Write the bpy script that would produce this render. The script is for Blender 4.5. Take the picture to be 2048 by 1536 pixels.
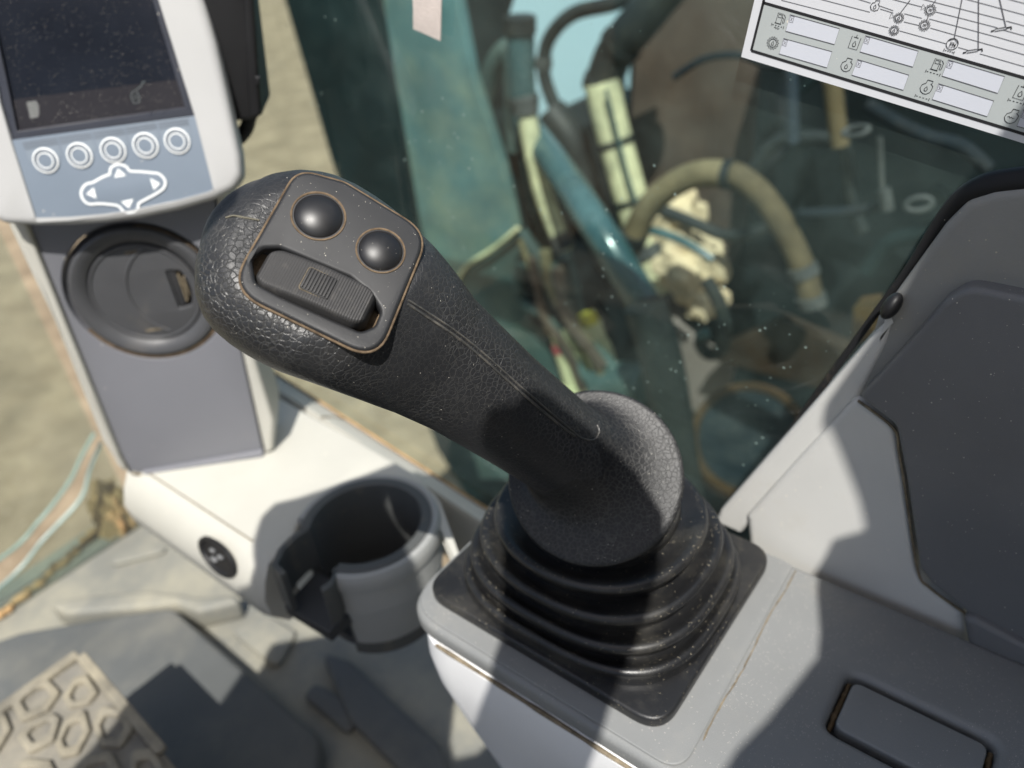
import bpy, bmesh, math, random
from mathutils import Vector, Matrix
from mathutils.bvhtree import BVHTree
random.seed(7)
for o in list(bpy.data.objects): bpy.data.objects.remove(o)
scene = bpy.context.scene
COL = scene.collection

# ------------------------------------------------------------------ camera
FPX = 1550.0                                   # focal length in photo pixels (2048 wide)
CX = Vector((0.60474795, -0.79314119, -0.07215929))   # camera right, in the cab's frame (X right, Y forward, Z up)
CY = Vector((0.48210136, 0.29245249, 0.82586307))     # camera up
CF = Vector((0.63392286, 0.53422709, -0.55923450))    # camera forward
CAM = Vector((0, 0, 2.0))
cd = bpy.data.cameras.new('camera'); cam = bpy.data.objects.new('camera', cd); COL.objects.link(cam)
m = Matrix.Identity(4)
for i in range(3):
    m[i][0] = CX[i]; m[i][1] = CY[i]; m[i][2] = -CF[i]; m[i][3] = CAM[i]
cam.matrix_world = m
cd.sensor_width = 36; cd.lens = FPX / 2048 * 36; cd.clip_start = .01; cd.clip_end = 500
cd.dof.use_dof = True; cd.dof.focus_distance = .30; cd.dof.aperture_fstop = 6.3
scene.camera = cam

# ------------------------------------------------------------------ light
LDIR = Vector((.44, .32, -.84)).normalized()    # the way the sunlight travels
elev = math.asin(-LDIR.z); az = math.atan2(-LDIR.x, -LDIR.y)
w = bpy.data.worlds.new('World'); scene.world = w; w.use_nodes = True
nt = w.node_tree; bgn = nt.nodes['Background']
sky = nt.nodes.new('ShaderNodeTexSky'); sky.sky_type = 'NISHITA'; sky.sun_disc = False
sky.sun_elevation = elev; sky.sun_rotation = az; sky.air_density = 1.0; sky.dust_density = 2.2; sky.ozone_density = .8
nt.links.new(sky.outputs[0], bgn.inputs[0]); bgn.inputs[1].default_value = .105
sd = bpy.data.lights.new('sun', 'SUN'); sd.energy = 5.0; sd.angle = math.radians(.3); sd.color = (1, .968, .915)
sun = bpy.data.objects.new('sun', sd); COL.objects.link(sun); sun.location = (-1, -2, 6)
sun.rotation_euler = LDIR.to_track_quat('-Z', 'Y').to_euler()
scene.view_settings.view_transform = 'Standard'; scene.view_settings.look = 'None'
scene.view_settings.exposure = 0.36; scene.view_settings.gamma = 1
scene.view_settings.use_curve_mapping = False

# ------------------------------------------------------------------ pixel -> place
def ray(px, py): return CX * ((px - 1024) / FPX) + CY * ((768 - py) / FPX) + CF
def onz(px, py, z): r = ray(px, py); return CAM + r * ((z - CAM.z) / r.z)
def onx(px, py, x): r = ray(px, py); return CAM + r * (x / r.x)
def ony(px, py, y): r = ray(px, py); return CAM + r * (y / r.y)
def atd(px, py, d): return CAM + ray(px, py) * d
def onp(px, py, P, n): r = ray(px, py); return CAM + r * (((P - CAM) @ n) / (r @ n))
class Frame:
    def __init__(s, o, u, v):
        s.o = Vector(o); s.u = Vector(u).normalized(); w_ = s.u.cross(Vector(v)).normalized(); s.w = w_; s.v = w_.cross(s.u)
    def p(s, a, b, c=0): return s.o + s.u * a + s.v * b + s.w * c
    def l(s, P): d = P - s.o; return (d @ s.u, d @ s.v)
    def px(s, x, y): return s.l(onp(x, y, s.o, s.w))          # pixel -> local 2D on this plane
XY = Frame((0, 0, 0), (1, 0, 0), (0, 1, 0))

# ------------------------------------------------------------------ materials
def N(t, kind, **kw):
    n = t.nodes.new(kind)
    for k, v in kw.items():
        if k in n.inputs: n.inputs[k].default_value = v
        else: setattr(n, k, v)
    return n
def mathn(t, op, a, b=None, clamp=False):
    n = t.nodes.new('ShaderNodeMath'); n.operation = op; n.use_clamp = clamp
    for i, s in enumerate((a, b)):
        if s is None: continue
        if isinstance(s, (int, float)): n.inputs[i].default_value = s
        else: t.links.new(s, n.inputs[i])
    return n.outputs[0]
def ramp(t, s, lo, hi, a=0., b=1.):
    n = t.nodes.new('ShaderNodeMapRange'); t.links.new(s, n.inputs[0])
    n.inputs[1].default_value = lo; n.inputs[2].default_value = hi; n.inputs[3].default_value = a; n.inputs[4].default_value = b
    return n.outputs[0]
def mixc(t, f, a, b):
    n = t.nodes.new('ShaderNodeMix'); n.data_type = 'RGBA'
    if isinstance(f, (int, float)): n.inputs[0].default_value = f
    else: t.links.new(f, n.inputs[0])
    for i, s in ((6, a), (7, b)):
        if hasattr(s, 'links') or hasattr(s, 'is_linked'): t.links.new(s, n.inputs[i])
        else: n.inputs[i].default_value = (*s[:3], 1)
    return n.outputs[2]
MATS = {}
TAN = (.42, .33, .21)
def mat(name, col, rough=.5, spec=.5, var=.08, varscale=30, dust=0., dustcol=TAN, dustscale=25, speck=0., speckscale=420, speckcol=(.75, .7, .6),
        grain=0., grainscale=900, leather=0., leatherscale=260, scratch=0., metal=0., coat=0.):
    if name in MATS: return MATS[name]
    M_ = bpy.data.materials.new(name); M_.use_nodes = True; t = M_.node_tree; L = t.links.new
    b = t.nodes['Principled BSDF']; MATS[name] = M_
    tc = N(t, 'ShaderNodeTexCoord').outputs['Object']
    nz = N(t, 'ShaderNodeTexNoise', Scale=varscale, Detail=6., Roughness=.6); L(tc, nz.inputs['Vector'])
    c = mixc(t, ramp(t, nz.outputs[0], .3, .7), [x * (1 - var) for x in col], [min(1, x * (1 + var)) for x in col])
    r = ramp(t, nz.outputs[0], .3, .7, max(0, rough - .06), min(1, rough + .08))
    hgt = None
    if dust:
        n2 = N(t, 'ShaderNodeTexNoise', Scale=dustscale, Detail=10., Roughness=.72); L(tc, n2.inputs['Vector'])
        f = ramp(t, n2.outputs[0], .62 - .35 * dust, .95 - .2 * dust, 0, min(1, .35 + .65 * dust))
        f = mathn(t, 'MAXIMUM', f, 0.)
        c = mixc(t, f, c, dustcol); r = mathn(t, 'ADD', r, mathn(t, 'MULTIPLY', f, .35), True)
    if speck:
        v = N(t, 'ShaderNodeTexVoronoi', Scale=speckscale); L(tc, v.inputs['Vector'])
        n3 = N(t, 'ShaderNodeTexNoise', Scale=speckscale * .06, Detail=4.); L(tc, n3.inputs['Vector'])
        sep = N(t, 'ShaderNodeSeparateColor'); L(v.outputs['Color'], sep.inputs[0])
        size = mathn(t, 'ADD', mathn(t, 'MULTIPLY', mathn(t, 'POWER', sep.outputs[2], 5.), .22), .07)
        on = mathn(t, 'LESS_THAN', v.outputs['Distance'], size)
        pick = mathn(t, 'LESS_THAN', sep.outputs[1], ramp(t, n3.outputs[0], .35, .7, 0, speck))
        f = mathn(t, 'MULTIPLY', on, pick)
        c = mixc(t, mathn(t, 'MULTIPLY', f, .75), c, speckcol)
        r = mathn(t, 'ADD', r, mathn(t, 'MULTIPLY', f, .3), True)
    hs = []
    if leather:
        nw = N(t, 'ShaderNodeTexNoise', Scale=leatherscale * .6, Detail=3.); L(tc, nw.inputs['Vector'])
        add = N(t, 'ShaderNodeVectorMath', operation='MULTIPLY_ADD'); L(nw.outputs['Color'], add.inputs[0]); add.inputs[1].default_value = (.0022,) * 3; L(tc, add.inputs[2])
        v = N(t, 'ShaderNodeTexVoronoi', Scale=leatherscale, feature='DISTANCE_TO_EDGE'); L(add.outputs[0], v.inputs['Vector'])
        e = ramp(t, v.outputs['Distance'], .0, .11)
        n4 = N(t, 'ShaderNodeTexNoise', Scale=22., Detail=3.); L(tc, n4.inputs['Vector'])
        wear = ramp(t, n4.outputs[0], .38, .62, .25, 1.)
        c = mixc(t, mathn(t, 'MULTIPLY', mathn(t, 'SUBTRACT', 1., e, True), mathn(t, 'MULTIPLY', wear, .38)), c, (.11, .108, .10))
        hs.append((mathn(t, 'MULTIPLY', e, wear), .00019 * leather))
    if grain:
        v = N(t, 'ShaderNodeTexNoise', Scale=grainscale, Detail=3.); L(tc, v.inputs['Vector']); hs.append((v.outputs[0], .00012 * grain))
    if scratch:
        mp = N(t, 'ShaderNodeMapping'); mp.inputs['Scale'].default_value = (6, 60, 60); mp.inputs['Rotation'].default_value = (.4, .3, .6); L(tc, mp.inputs[0])
        v = N(t, 'ShaderNodeTexNoise', Scale=9., Detail=8., Roughness=.8); L(mp.outputs[0], v.inputs['Vector'])
        f = ramp(t, v.outputs[0], .66, .74, 0, scratch); c = mixc(t, mathn(t, 'MAXIMUM', f, 0.), c, (.5, .5, .48))
    prev = None
    for s, d in hs:
        bp = N(t, 'ShaderNodeBump', Strength=1., Distance=d); L(s, bp.inputs['Height'])
        if prev: L(prev, bp.inputs['Normal'])
        prev = bp.outputs[0]
    if prev: L(prev, b.inputs['Normal'])
    L(c, b.inputs['Base Color']); L(r, b.inputs['Roughness'])
    b.inputs['Specular IOR Level'].default_value = spec; b.inputs['Metallic'].default_value = metal; b.inputs['Coat Weight'].default_value = coat
    return M_
def glass(name, tint, dust=.05, dustcol=(.55, .58, .5), gloss=1.0, smear_haze=.10):
    M_ = bpy.data.materials.new(name); M_.use_nodes = True; t = M_.node_tree; L = t.links.new; MATS[name] = M_
    for n in list(t.nodes):
        if n.type != 'OUTPUT_MATERIAL': t.nodes.remove(n)
    out = [n for n in t.nodes if n.type == 'OUTPUT_MATERIAL'][0]
    tc = N(t, 'ShaderNodeTexCoord').outputs['Object']
    tr = N(t, 'ShaderNodeBsdfTransparent'); tr.inputs[0].default_value = (*tint, 1)
    gl = N(t, 'ShaderNodeBsdfGlossy', Roughness=.02); fr = N(t, 'ShaderNodeFresnel', IOR=1.5)
    geo = N(t, 'ShaderNodeNewGeometry')
    front = mathn(t, 'SUBTRACT', 1., geo.outputs['Backfacing'])
    mx = N(t, 'ShaderNodeMixShader'); L(mathn(t, 'MULTIPLY', mathn(t, 'MULTIPLY', fr.outputs[0], gloss), front), mx.inputs[0]); L(tr.outputs[0], mx.inputs[1]); L(gl.outputs[0], mx.inputs[2])
    df = N(t, 'ShaderNodeBsdfDiffuse'); df.inputs[0].default_value = (*dustcol, 1)
    v = N(t, 'ShaderNodeTexVoronoi', Scale=330.); L(tc, v.inputs['Vector'])
    sep = N(t, 'ShaderNodeSeparateColor'); L(v.outputs['Color'], sep.inputs[0])
    on = mathn(t, 'LESS_THAN', v.outputs['Distance'], mathn(t, 'MULTIPLY', mathn(t, 'POWER', sep.outputs[0], 2.5), .24))
    n5 = N(t, 'ShaderNodeTexNoise', Scale=9., Detail=5.); L(tc, n5.inputs['Vector'])
    sp = mathn(t, 'MULTIPLY', mathn(t, 'MULTIPLY', on, mathn(t, 'LESS_THAN', sep.outputs[1], ramp(t, n5.outputs[0], .45, .75, 0, .55))), .45)
    nz = N(t, 'ShaderNodeTexNoise', Scale=6., Detail=9., Roughness=.68); L(tc, nz.inputs['Vector'])
    sm = mathn(t, 'MAXIMUM', ramp(t, nz.outputs[0], .42, .72, dust, dust + smear_haze), 0.)
    # fine wipe scratches
    mp = N(t, 'ShaderNodeMapping'); mp.inputs['Scale'].default_value = (8, 60, 7); mp.inputs['Rotation'].default_value = (.9, .3, .2); L(tc, mp.inputs[0])
    n2 = N(t, 'ShaderNodeTexNoise', Scale=12., Detail=4., Roughness=.9); L(mp.outputs[0], n2.inputs['Vector'])
    sc = mathn(t, 'MAXIMUM', ramp(t, n2.outputs[0], .70, .74, 0, .22), 0.)
    f = mathn(t, 'MAXIMUM', mathn(t, 'MAXIMUM', sp, sm), sc, True)
    m2 = N(t, 'ShaderNodeMixShader'); L(f, m2.inputs[0]); L(mx.outputs[0], m2.inputs[1]); L(df.outputs[0], m2.inputs[2]); L(m2.outputs[0], out.inputs[0])
    return M_

# ------------------------------------------------------------------ objects
def finish(name, me, material, parent=None, smooth=True, angle=40):
    """me holds world coordinates; stored relative to the thing's base"""
    top = parent
    off = Vector((0, 0, 0))
    while top: off += top.location; top = top.parent
    me.transform(Matrix.Translation(-off))
    me.materials.clear(); me.materials.append(material)
    o = bpy.data.objects.new(name, me); COL.objects.link(o)
    if parent: o.parent = parent
    me.polygons.foreach_set('use_smooth', [bool(smooth)] * len(me.polygons))
    if smooth and angle < 170:
        me.set_sharp_from_angle(angle=math.radians(angle))
    me.update(); return o
def tag(o, label, cat=None, group=None, kind=None):
    o['label'] = label
    if cat: o['category'] = cat
    if group: o['group'] = group
    if kind: o['kind'] = kind
    return o
def thing(name, loc, label, cat, group=None):
    o = bpy.data.objects.new(name, None); COL.objects.link(o); o.location = loc; o.empty_display_size = .02
    return tag(o, label, cat, group)
def mesh_from(verts, faces, name='m'):
    me = bpy.data.meshes.new(name); me.from_pydata([tuple(v) for v in verts], [], faces); me.validate(); me.update(); return me
def bm_mesh(bm):
    bmesh.ops.recalc_face_normals(bm, faces=bm.faces); me = bpy.data.meshes.new('m'); bm.to_mesh(me); bm.free(); return me
def fillet(pts, r, seg=6):
    """round the corners of a closed 2D polygon; r is one radius or one for each corner"""
    out = []; n = len(pts)
    for i in range(n):
        a = Vector(pts[i - 1]); b = Vector(pts[i]); c = Vector(pts[(i + 1) % n]); rr = r[i] if isinstance(r, (list, tuple)) else r
        d1 = (a - b); d2 = (c - b)
        if rr <= 0 or d1.length < 1e-9 or d2.length < 1e-9: out.append(tuple(b)); continue
        k1 = d1.normalized(); k2 = d2.normalized(); ang = k1.angle(k2)
        if ang > 3.05: out.append(tuple(b)); continue
        t = min(rr / math.tan(ang / 2), d1.length * .49, d2.length * .49)
        p1 = b + k1 * t; p2 = b + k2 * t
        for j in range(seg + 1):
            s = j / seg; out.append(tuple((1 - s) ** 2 * p1 + 2 * s * (1 - s) * b + s * s * p2))
    return out
def arc(cx, cy, r, a0, a1, n, ry=None):
    ry = r if ry is None else ry
    return [(cx + r * math.cos(math.radians(a0 + (a1 - a0) * i / n)), cy + ry * math.sin(math.radians(a0 + (a1 - a0) * i / n))) for i in range(n + 1)]
def circle(cx, cy, r, n=48): return arc(cx, cy, r, 0, 360 - 360 / n, n - 1)
def slab_mesh(loops, fr, thick, bevel=0., seg=3, back=0.):
    """flat shape (outer loop + holes) in frame fr; front face at w=0, body goes back along -w; rounded rims"""
    cu = bpy.data.curves.new('c', 'CURVE'); cu.dimensions = '2D'; cu.fill_mode = 'BOTH'
    cu.extrude = max(1e-5, thick / 2 - bevel); cu.bevel_depth = bevel; cu.bevel_resolution = seg; cu.offset = -bevel
    for lp in loops:
        s = cu.splines.new('POLY'); s.points.add(len(lp) - 1); s.use_cyclic_u = True
        for p, q in zip(s.points, lp): p.co = (q[0], q[1], 0, 1)
    ob = bpy.data.objects.new('c', cu); me = bpy.data.meshes.new_from_object(ob)
    bpy.data.objects.remove(ob); bpy.data.curves.remove(cu)
    c = back - thick / 2
    for v in me.vertices: v.co = fr.p(v.co.x, v.co.y, v.co.z + c)
    bm = bmesh.new(); bm.from_mesh(me); bmesh.ops.remove_doubles(bm, verts=bm.verts, dist=1e-6)
    bpy.data.meshes.remove(me); return bm_mesh(bm)
def slab(name, loops, fr, thick, material, parent=None, bevel=0., back=0., seg=3, angle=40):
    return finish(name, slab_mesh(loops, fr, thick, bevel, seg, back), material, parent, True, angle)
def catmull(pts, n=8):
    pts = [Vector(p) for p in pts]; out = []
    for i in range(len(pts) - 1):
        p0 = pts[max(i - 1, 0)]; p1 = pts[i]; p2 = pts[i + 1]; p3 = pts[min(i + 2, len(pts) - 1)]
        for j in range(n):
            t = j / n
            out.append(.5 * ((2 * p1) + (p2 - p0) * t + (2 * p0 - 5 * p1 + 4 * p2 - p3) * t * t + (3 * p1 - p0 - 3 * p2 + p3) * t ** 3))
    out.append(pts[-1]); return out
def tube_mesh(path, r, seg=12, closed=False, caps=True):
    path = [Vector(p) for p in path]; n = len(path); V = []; Fc = []
    rad = r if callable(r) else (lambda i: r)
    up = None
    for i in range(n):
        a = path[(i - 1) % n] if (closed or i) else path[0]; b = path[(i + 1) % n] if (closed or i < n - 1) else path[-1]
        t = (b - a).normalized()
        if up is None: up = t.orthogonal().normalized()
        up = (up - t * (up @ t)).normalized(); s = t.cross(up)
        for k in range(seg):
            a_ = 2 * math.pi * k / seg; V.append(path[i] + (up * math.cos(a_) + s * math.sin(a_)) * rad(i))
    for i in range(n if closed else n - 1):
        for k in range(seg):
            j = (i + 1) % n; Fc.append((i * seg + k, i * seg + (k + 1) % seg, j * seg + (k + 1) % seg, j * seg + k))
    if caps and not closed: Fc.append(tuple(range(seg - 1, -1, -1))); Fc.append(tuple((n - 1) * seg + k for k in range(seg)))
    return mesh_from(V, Fc)
def tube(name, path, r, material, parent=None, seg=12, closed=False):
    return finish(name, tube_mesh(path, r, seg, closed), material, parent, True, 60)
def loft(name, rings, material, parent=None, cap0=True, cap1=True, angle=40, smooth=True):
    V = [p for r in rings for p in r]; n = len(rings[0]); Fc = []
    for i in range(len(rings) - 1):
        for k in range(n): Fc.append((i * n + k, i * n + (k + 1) % n, (i + 1) * n + (k + 1) % n, (i + 1) * n + k))
    if cap0: Fc.append(tuple(range(n - 1, -1, -1)))
    if cap1: Fc.append(tuple((len(rings) - 1) * n + k for k in range(n)))
    bm = bmesh.new(); me = mesh_from(V, Fc); bm.from_mesh(me); bpy.data.meshes.remove(me)
    return finish(name, bm_mesh(bm), material, parent, smooth, angle)
def lathe(name, prof, fr, material, parent=None, seg=64, a0=0., a1=360., angle=35):
    """prof: (radius, height along w)"""
    full = abs(a1 - a0) >= 359.9; n = seg if full else seg + 1; V = []; Fc = []
    for r, h in prof:
        for k in range(n):
            a = math.radians(a0 + (a1 - a0) * k / seg); V.append(fr.p(r * math.cos(a), r * math.sin(a), h))
    for i in range(len(prof) - 1):
        for k in range(n if full else n - 1):
            j = (k + 1) % n; Fc.append((i * n + k, i * n + j, (i + 1) * n + j, (i + 1) * n + k))
    if not full and prof[0] == prof[-1]:
        Fc.append(tuple(i * n for i in range(len(prof) - 1))); Fc.append(tuple(i * n + n - 1 for i in range(len(prof) - 2, -1, -1)))
    bm = bmesh.new(); me = mesh_from(V, Fc); bm.from_mesh(me); bpy.data.meshes.remove(me)
    bmesh.ops.remove_doubles(bm, verts=bm.verts, dist=1e-6)
    return finish(name, bm_mesh(bm), material, parent, True, angle)
def box(name, lo, hi, material, parent=None, bevel=.002):
    return slab(name, [[(lo[0], lo[1]), (hi[0], lo[1]), (hi[0], hi[1]), (lo[0], hi[1])]], Frame((0, 0, hi[2]), (1, 0, 0), (0, 1, 0)), hi[2] - lo[2], material, parent, bevel)
def stroke_mesh(bm, pts, wd, fr, lift=0., closed=False):
    """flat printed line on a plane"""
    pts = [Vector(p) for p in pts]; n = len(pts); L = []; R = []
    for i in range(n):
        a = pts[(i - 1) % n] if (closed or i) else pts[0]; b = pts[(i + 1) % n] if (closed or i < n - 1) else pts[-1]
        t = (b - a); t = t.normalized() if t.length > 1e-12 else Vector((1, 0)); nn = Vector((-t.y, t.x)) * (wd / 2)
        L.append(bm.verts.new(fr.p(*(pts[i] + nn), lift))); R.append(bm.verts.new(fr.p(*(pts[i] - nn), lift)))
    for i in range(n if closed else n - 1):
        j = (i + 1) % n; bm.faces.new((L[i], R[i], R[j], L[j]))
def fill_mesh(bm, pts, fr, lift=0.):
    bm.faces.new([bm.verts.new(fr.p(p[0], p[1], lift)) for p in pts])
def bmobj(name, bm, material, parent=None, smooth=False):
    me = bpy.data.meshes.new('m'); bm.to_mesh(me); bm.free(); return finish(name, me, material, parent, smooth)

# ================================================================== materials used
LEATHER = mat('grip_rubber', (.019, .0195, .021), .40, .5, .12, 18, dust=.06, dustscale=40, dustcol=(.10, .09, .075), speck=.16, speckscale=1500, leather=1., leatherscale=430, grain=.6, grainscale=2500)
COLLAR = mat('collar_rubber', (.013, .0132, .0140), .43, .45, .12, 18, dust=.05, dustscale=40, dustcol=(.07, .062, .05), speck=.2, speckscale=1500, leather=.45, leatherscale=430, grain=.6, grainscale=2500)
BLACKP = mat('switch_plastic', (.017, .0175, .019), .5, .45, .1, 40, dust=.10, dustscale=90, dustcol=(.10, .09, .07), speck=.3, speckscale=1600, grain=.5, grainscale=3500)
BUTTONM = mat('button_plastic', (.009, .009, .010), .43, .6, .1, 60, speck=.2, speckscale=1400)
ROCKERM = mat('rocker_plastic', (.035, .034, .034), .55, .4, .1, 60, dust=.18, dustscale=120, dustcol=(.22, .2, .17))
DUSTY = mat('caked_dust', (.10, .072, .048), .95, .1, .4, 300, dust=.62, dustscale=170, dustcol=(.30, .22, .14), grain=2., grainscale=1500)
DUSTLINE = mat('pale_dust', (.15, .125, .09), .95, .1, .4, 250, dust=.55, dustscale=120, dustcol=(.44, .36, .24), grain=2., grainscale=1500)
BOOTM = mat('boot_rubber', (.013, .0132, .0140), .34, .5, .15, 40, dust=.40, dustscale=34, dustcol=(.085, .078, .062), speck=1.4, speckscale=1000, speckcol=(.42, .37, .27), grain=.6, grainscale=1800)
CONSOLE = mat('console_grey', (.205, .21, .208), .45, .4, .05, 15, dust=.22, dustscale=30, dustcol=(.30, .28, .24), speck=.6, speckscale=1300, grain=1.4, grainscale=1800, scratch=.12)
CONSOLE_RIM = CONSOLE
WHITEP = mat('side_white', (.80, .80, .80), .38, .4, .04, 12, speck=.08, grain=.4)
CREAM = mat('cream_trim', (.47, .46, .41), .5, .35, .05, 10, dust=.12, dustscale=18, dustcol=(.42, .37, .28), grain=.8, speck=.06)
TRIMGREY = mat('trim_grey', (.54, .535, .51), .5, .35, .05, 10, dust=.18, dustscale=20, dustcol=(.40, .36, .28), speck=.25, speckscale=500, grain=.8)
TRIMDUST = mat('trim_dusty', (.25, .25, .24), .55, .35, .06, 20, dust=.4, dustscale=60, dustcol=(.30, .28, .23), speck=.6, speckscale=700, speckcol=(.5, .45, .35), grain=1.)
SLATE = mat('slate_plastic', (.165, .168, .185), .48, .4, .04, 10, dust=.08, dustscale=14, grain=.7, speck=.06)
DARKSLATE = mat('panel_slate', (.150, .152, .156), .45, .4, .08, 12, dust=.2, dustscale=10, dustcol=(.2, .195, .18), grain=1.2, grainscale=1800, speck=.25, speckscale=1000, scratch=.10)
CHAR = mat('charcoal_plastic', (.035, .036, .038), .45, .45, .08, 30, dust=.16, dustscale=50, dustcol=(.2, .16, .11), grain=.6)
VENTM = mat('vent_plastic', (.062, .063, .067), .42, .45, .08, 30, dust=.15, dustscale=40, dustcol=(.2, .17, .13), grain=.6)
BLACK = mat('black_plastic', (.010, .010, .011), .5, .4, .1, 40, speck=.06)
CUPGREY = mat('cup_grey', (.31, .315, .305), .5, .4, .05, 20, dust=.12, grain=.6)
RUBBER = mat('black_rubber', (.012, .012, .013), .6, .3, .1, 40, dust=.1, speck=.05)
HOUSING = mat('monitor_white', (.41, .41, .405), .4, .45, .03, 10, grain=.5, speck=.05)
PADBLUE = mat('keypad_blue_grey', (.165, .20, .245), .38, .4, .04, 20, speck=.06)
KEYLIGHT = mat('keypad_pale', (.185, .22, .262), .45, .4, .03, 20)
PRINTW = mat('white_print', (.80, .82, .82), .5, .3, .03, 40)
SCREENF = mat('screen_frame', (.030, .032, .042), .3, .5, .1, 30, speck=.15, speckscale=500)
SCREEN = mat('screen_glass', (.008, .010, .016), .34, .16, .3, 14, dust=.12, dustscale=9, dustcol=(.02, .024, .03), speck=.9, speckscale=1700, speckcol=(.45, .42, .36), scratch=.10)
SCREENBAR = mat('screen_bar', (.024, .023, .027), .38, .12, .1, 20, speck=.6, speckscale=1700)
PAPER = mat('label_white', (.62, .63, .66), .45, .35, .03, 12, speck=.03)
PAPERG = mat('label_grey', (.42, .45, .45), .45, .35, .03, 12, speck=.03)
PAPERL = mat('label_field', (.58, .60, .66), .45, .35, .02, 12)
INK = mat('label_ink', (.02, .02, .022), .5, .3, 0, 12)
INKG = mat('label_thin_ink', (.10, .10, .11), .5, .3, 0, 12)
TAPE = mat('tape_paper', (.60, .53, .49), .8, .2, .06, 200, grain=2., grainscale=700)
GLASSR = glass('tinted_glass', (.88, .95, .935), dust=.0, smear_haze=.065, dustcol=(.40, .52, .48))  # besides wiped dirt, the smear paints a veil of reflected haze
GLASSF = glass('front_glass', (.86, .92, .90), dust=.05, smear_haze=.16, dustcol=(.55, .50, .40))
GEDGE = mat('glass_edge', (.30, .40, .37), .25, .5, .35, 12)
MATF = mat('floor_mat', (.22, .22, .195), .6, .35, .14, 9, dust=.6, dustscale=9, dustcol=(.46, .41, .28), grain=1.2, grainscale=700)
MATD = mat('floor_dark', (.105, .11, .108), .55, .35, .12, 9, dust=.42, dustscale=8, dustcol=(.27, .255, .205), grain=1., grainscale=700)
PEDAL = mat('pedal_rubber', (.18, .172, .15), .75, .25, .3, 22, dust=.6, dustscale=24, dustcol=(.36, .32, .24), grain=3., grainscale=500)
PEDALR = mat('pedal_rib', (.19, .175, .14), .8, .25, .35, 30, dust=.62, dustscale=22, dustcol=(.52, .46, .33), grain=3., grainscale=500)
DIRT = mat('dirt_orange', (.40, .26, .13), .95, .1, .35, 120, grain=6., grainscale=300)
ZC = 1.67; ZD = 1.62; ZF = 1.32; XW = .34          # console top, dash top, cab floor, right window plane

# ================================================================== ground, floor
def ground():
    g = mat('sandy_ground', (.28, .222, .148), .95, .15, .38, 3.5, dust=.62, dustscale=9, dustcol=(.15, .105, .065), speck=.4, speckscale=30, speckcol=(.5, .42, .32), grain=40., grainscale=22)
    n = 60; V = []; Fc = []
    xs = [-60 + 2 * i for i in range(n + 1)]
    for i in range(n + 1):
        for j in range(n + 1):
            x = -60 + 120 * i / n; y = -60 + 120 * j / n; V.append((x, y, .05 * math.sin(x * .7) * math.cos(y * .5)))
    for i in range(n):
        for j in range(n): a = i * (n + 1) + j; Fc.append((a, a + 1, a + n + 2, a + n + 1))
    o = finish('ground', mesh_from(V, Fc), g); o['kind'] = 'structure'; o['label'] = 'sandy pale ground outside the cab'
    return o
ground()

def roof():
    # added unseen roof slab; hatch outline shaped to cast the phone and hand shadows
    hole = [(-.72, .62), (.33, .62), (.33, -.19), (-.002, -.195), (-.025, -.202), (-.061, -.205), (-.072, -.225), (-.083, -.244), (-.092, -.257), (-.098, -.262), (-.106, -.253), (-.115, -.257), (-.135, -.262),
            (-.161, -.273), (-.176, -.277), (-.197, -.274), (-.222, -.270), (-.243, -.265), (-.300, -.262), (-.335, -.255), (-.340, -.240), (-.300, -.222), (-.282, -.213), (-.246, -.202), (-.222, -.197), (-.199, -.191), (-.177, -.183),
            (-.162, -.174), (-.151, -.152), (-.149, -.128), (-.150, -.114), (-.151, -.104), (-.157, -.098), (-.166, -.099), (-.175, -.093), (-.185, -.094), (-.197, -.104), (-.223, -.122), (-.251, -.140), (-.281, -.151), (-.303, -.152), (-.355, -.146), (-.370, -.132),
            (-.360, -.118), (-.320, -.090), (-.270, -.075), (-.238, -.050), (-.214, .002), (-.204, .020), (-.165, .018), (-.158, .030), (-.200, .048), (-.238, .068), (-.253, .079), (-.267, .076), (-.279, .066), (-.298, .046), (-.315, .042),
            (-.350, .080), (-.385, .112), (-.426, .095), (-.477, .078), (-.507, .072), (-.720, .050)]
    o = slab('shadow_roof', [[(-1.0, -1.3), (.37, -1.3), (.37, .80), (-1.0, .80)], hole], Frame((0, 0, 2.512), (1, 0, 0), (0, 1, 0)), .012, mat('shadow_roof_grey', (.35, .35, .33), .8, .2))
    o['kind'] = 'structure'; o['label'] = 'unseen added roof slab with hatch shaped to cast the shadows'
roof()

wl = slab('cab_wall', [[(-.9, 1.27), (.9, 1.27), (.9, 1.80), (-.9, 1.80)]], Frame((-.80, 0, 0), (0, 1, 0), (0, 0, 1)), .04, mat('wall_trim', (.10, .10, .10), .7, .3), None, .004)  # unseen side of the cab, added to darken what the window reflects
wl['kind'] = 'structure'; wl['label'] = 'dark lower door trim on the far side of the cab'
wr = slab('rear_wall', [[(-.76, 1.27), (.36, 1.27), (.36, 2.49), (-.76, 2.49)]], Frame((0, -1.0, 0), (-1, 0, 0), (0, 0, 1)), .04, mat('wall_trim', (.10, .10, .10), .7, .3), None, .004)  # unseen rear wall, added to deepen the shade inside
wr['kind'] = 'structure'; wr['label'] = 'dark rear wall of the cab'
fl = slab('floor', [[(-.75, -.9), (.36, -.9), (.36, .93), (-.75, .88)]], Frame((0, 0, ZF), (1, 0, 0), (0, 1, 0)), .05, MATF, bevel=.004)
fl['kind'] = 'structure'; fl['label'] = 'dusty grey rubber cab floor'
FLF = Frame((0, 0, ZF), (1, 0, 0), (0, 1, 0))
def fz(pts, z): f_ = Frame((0, 0, z), (1, 0, 0), (0, 1, 0)); return [f_.px(*p) for p in pts], f_
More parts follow.
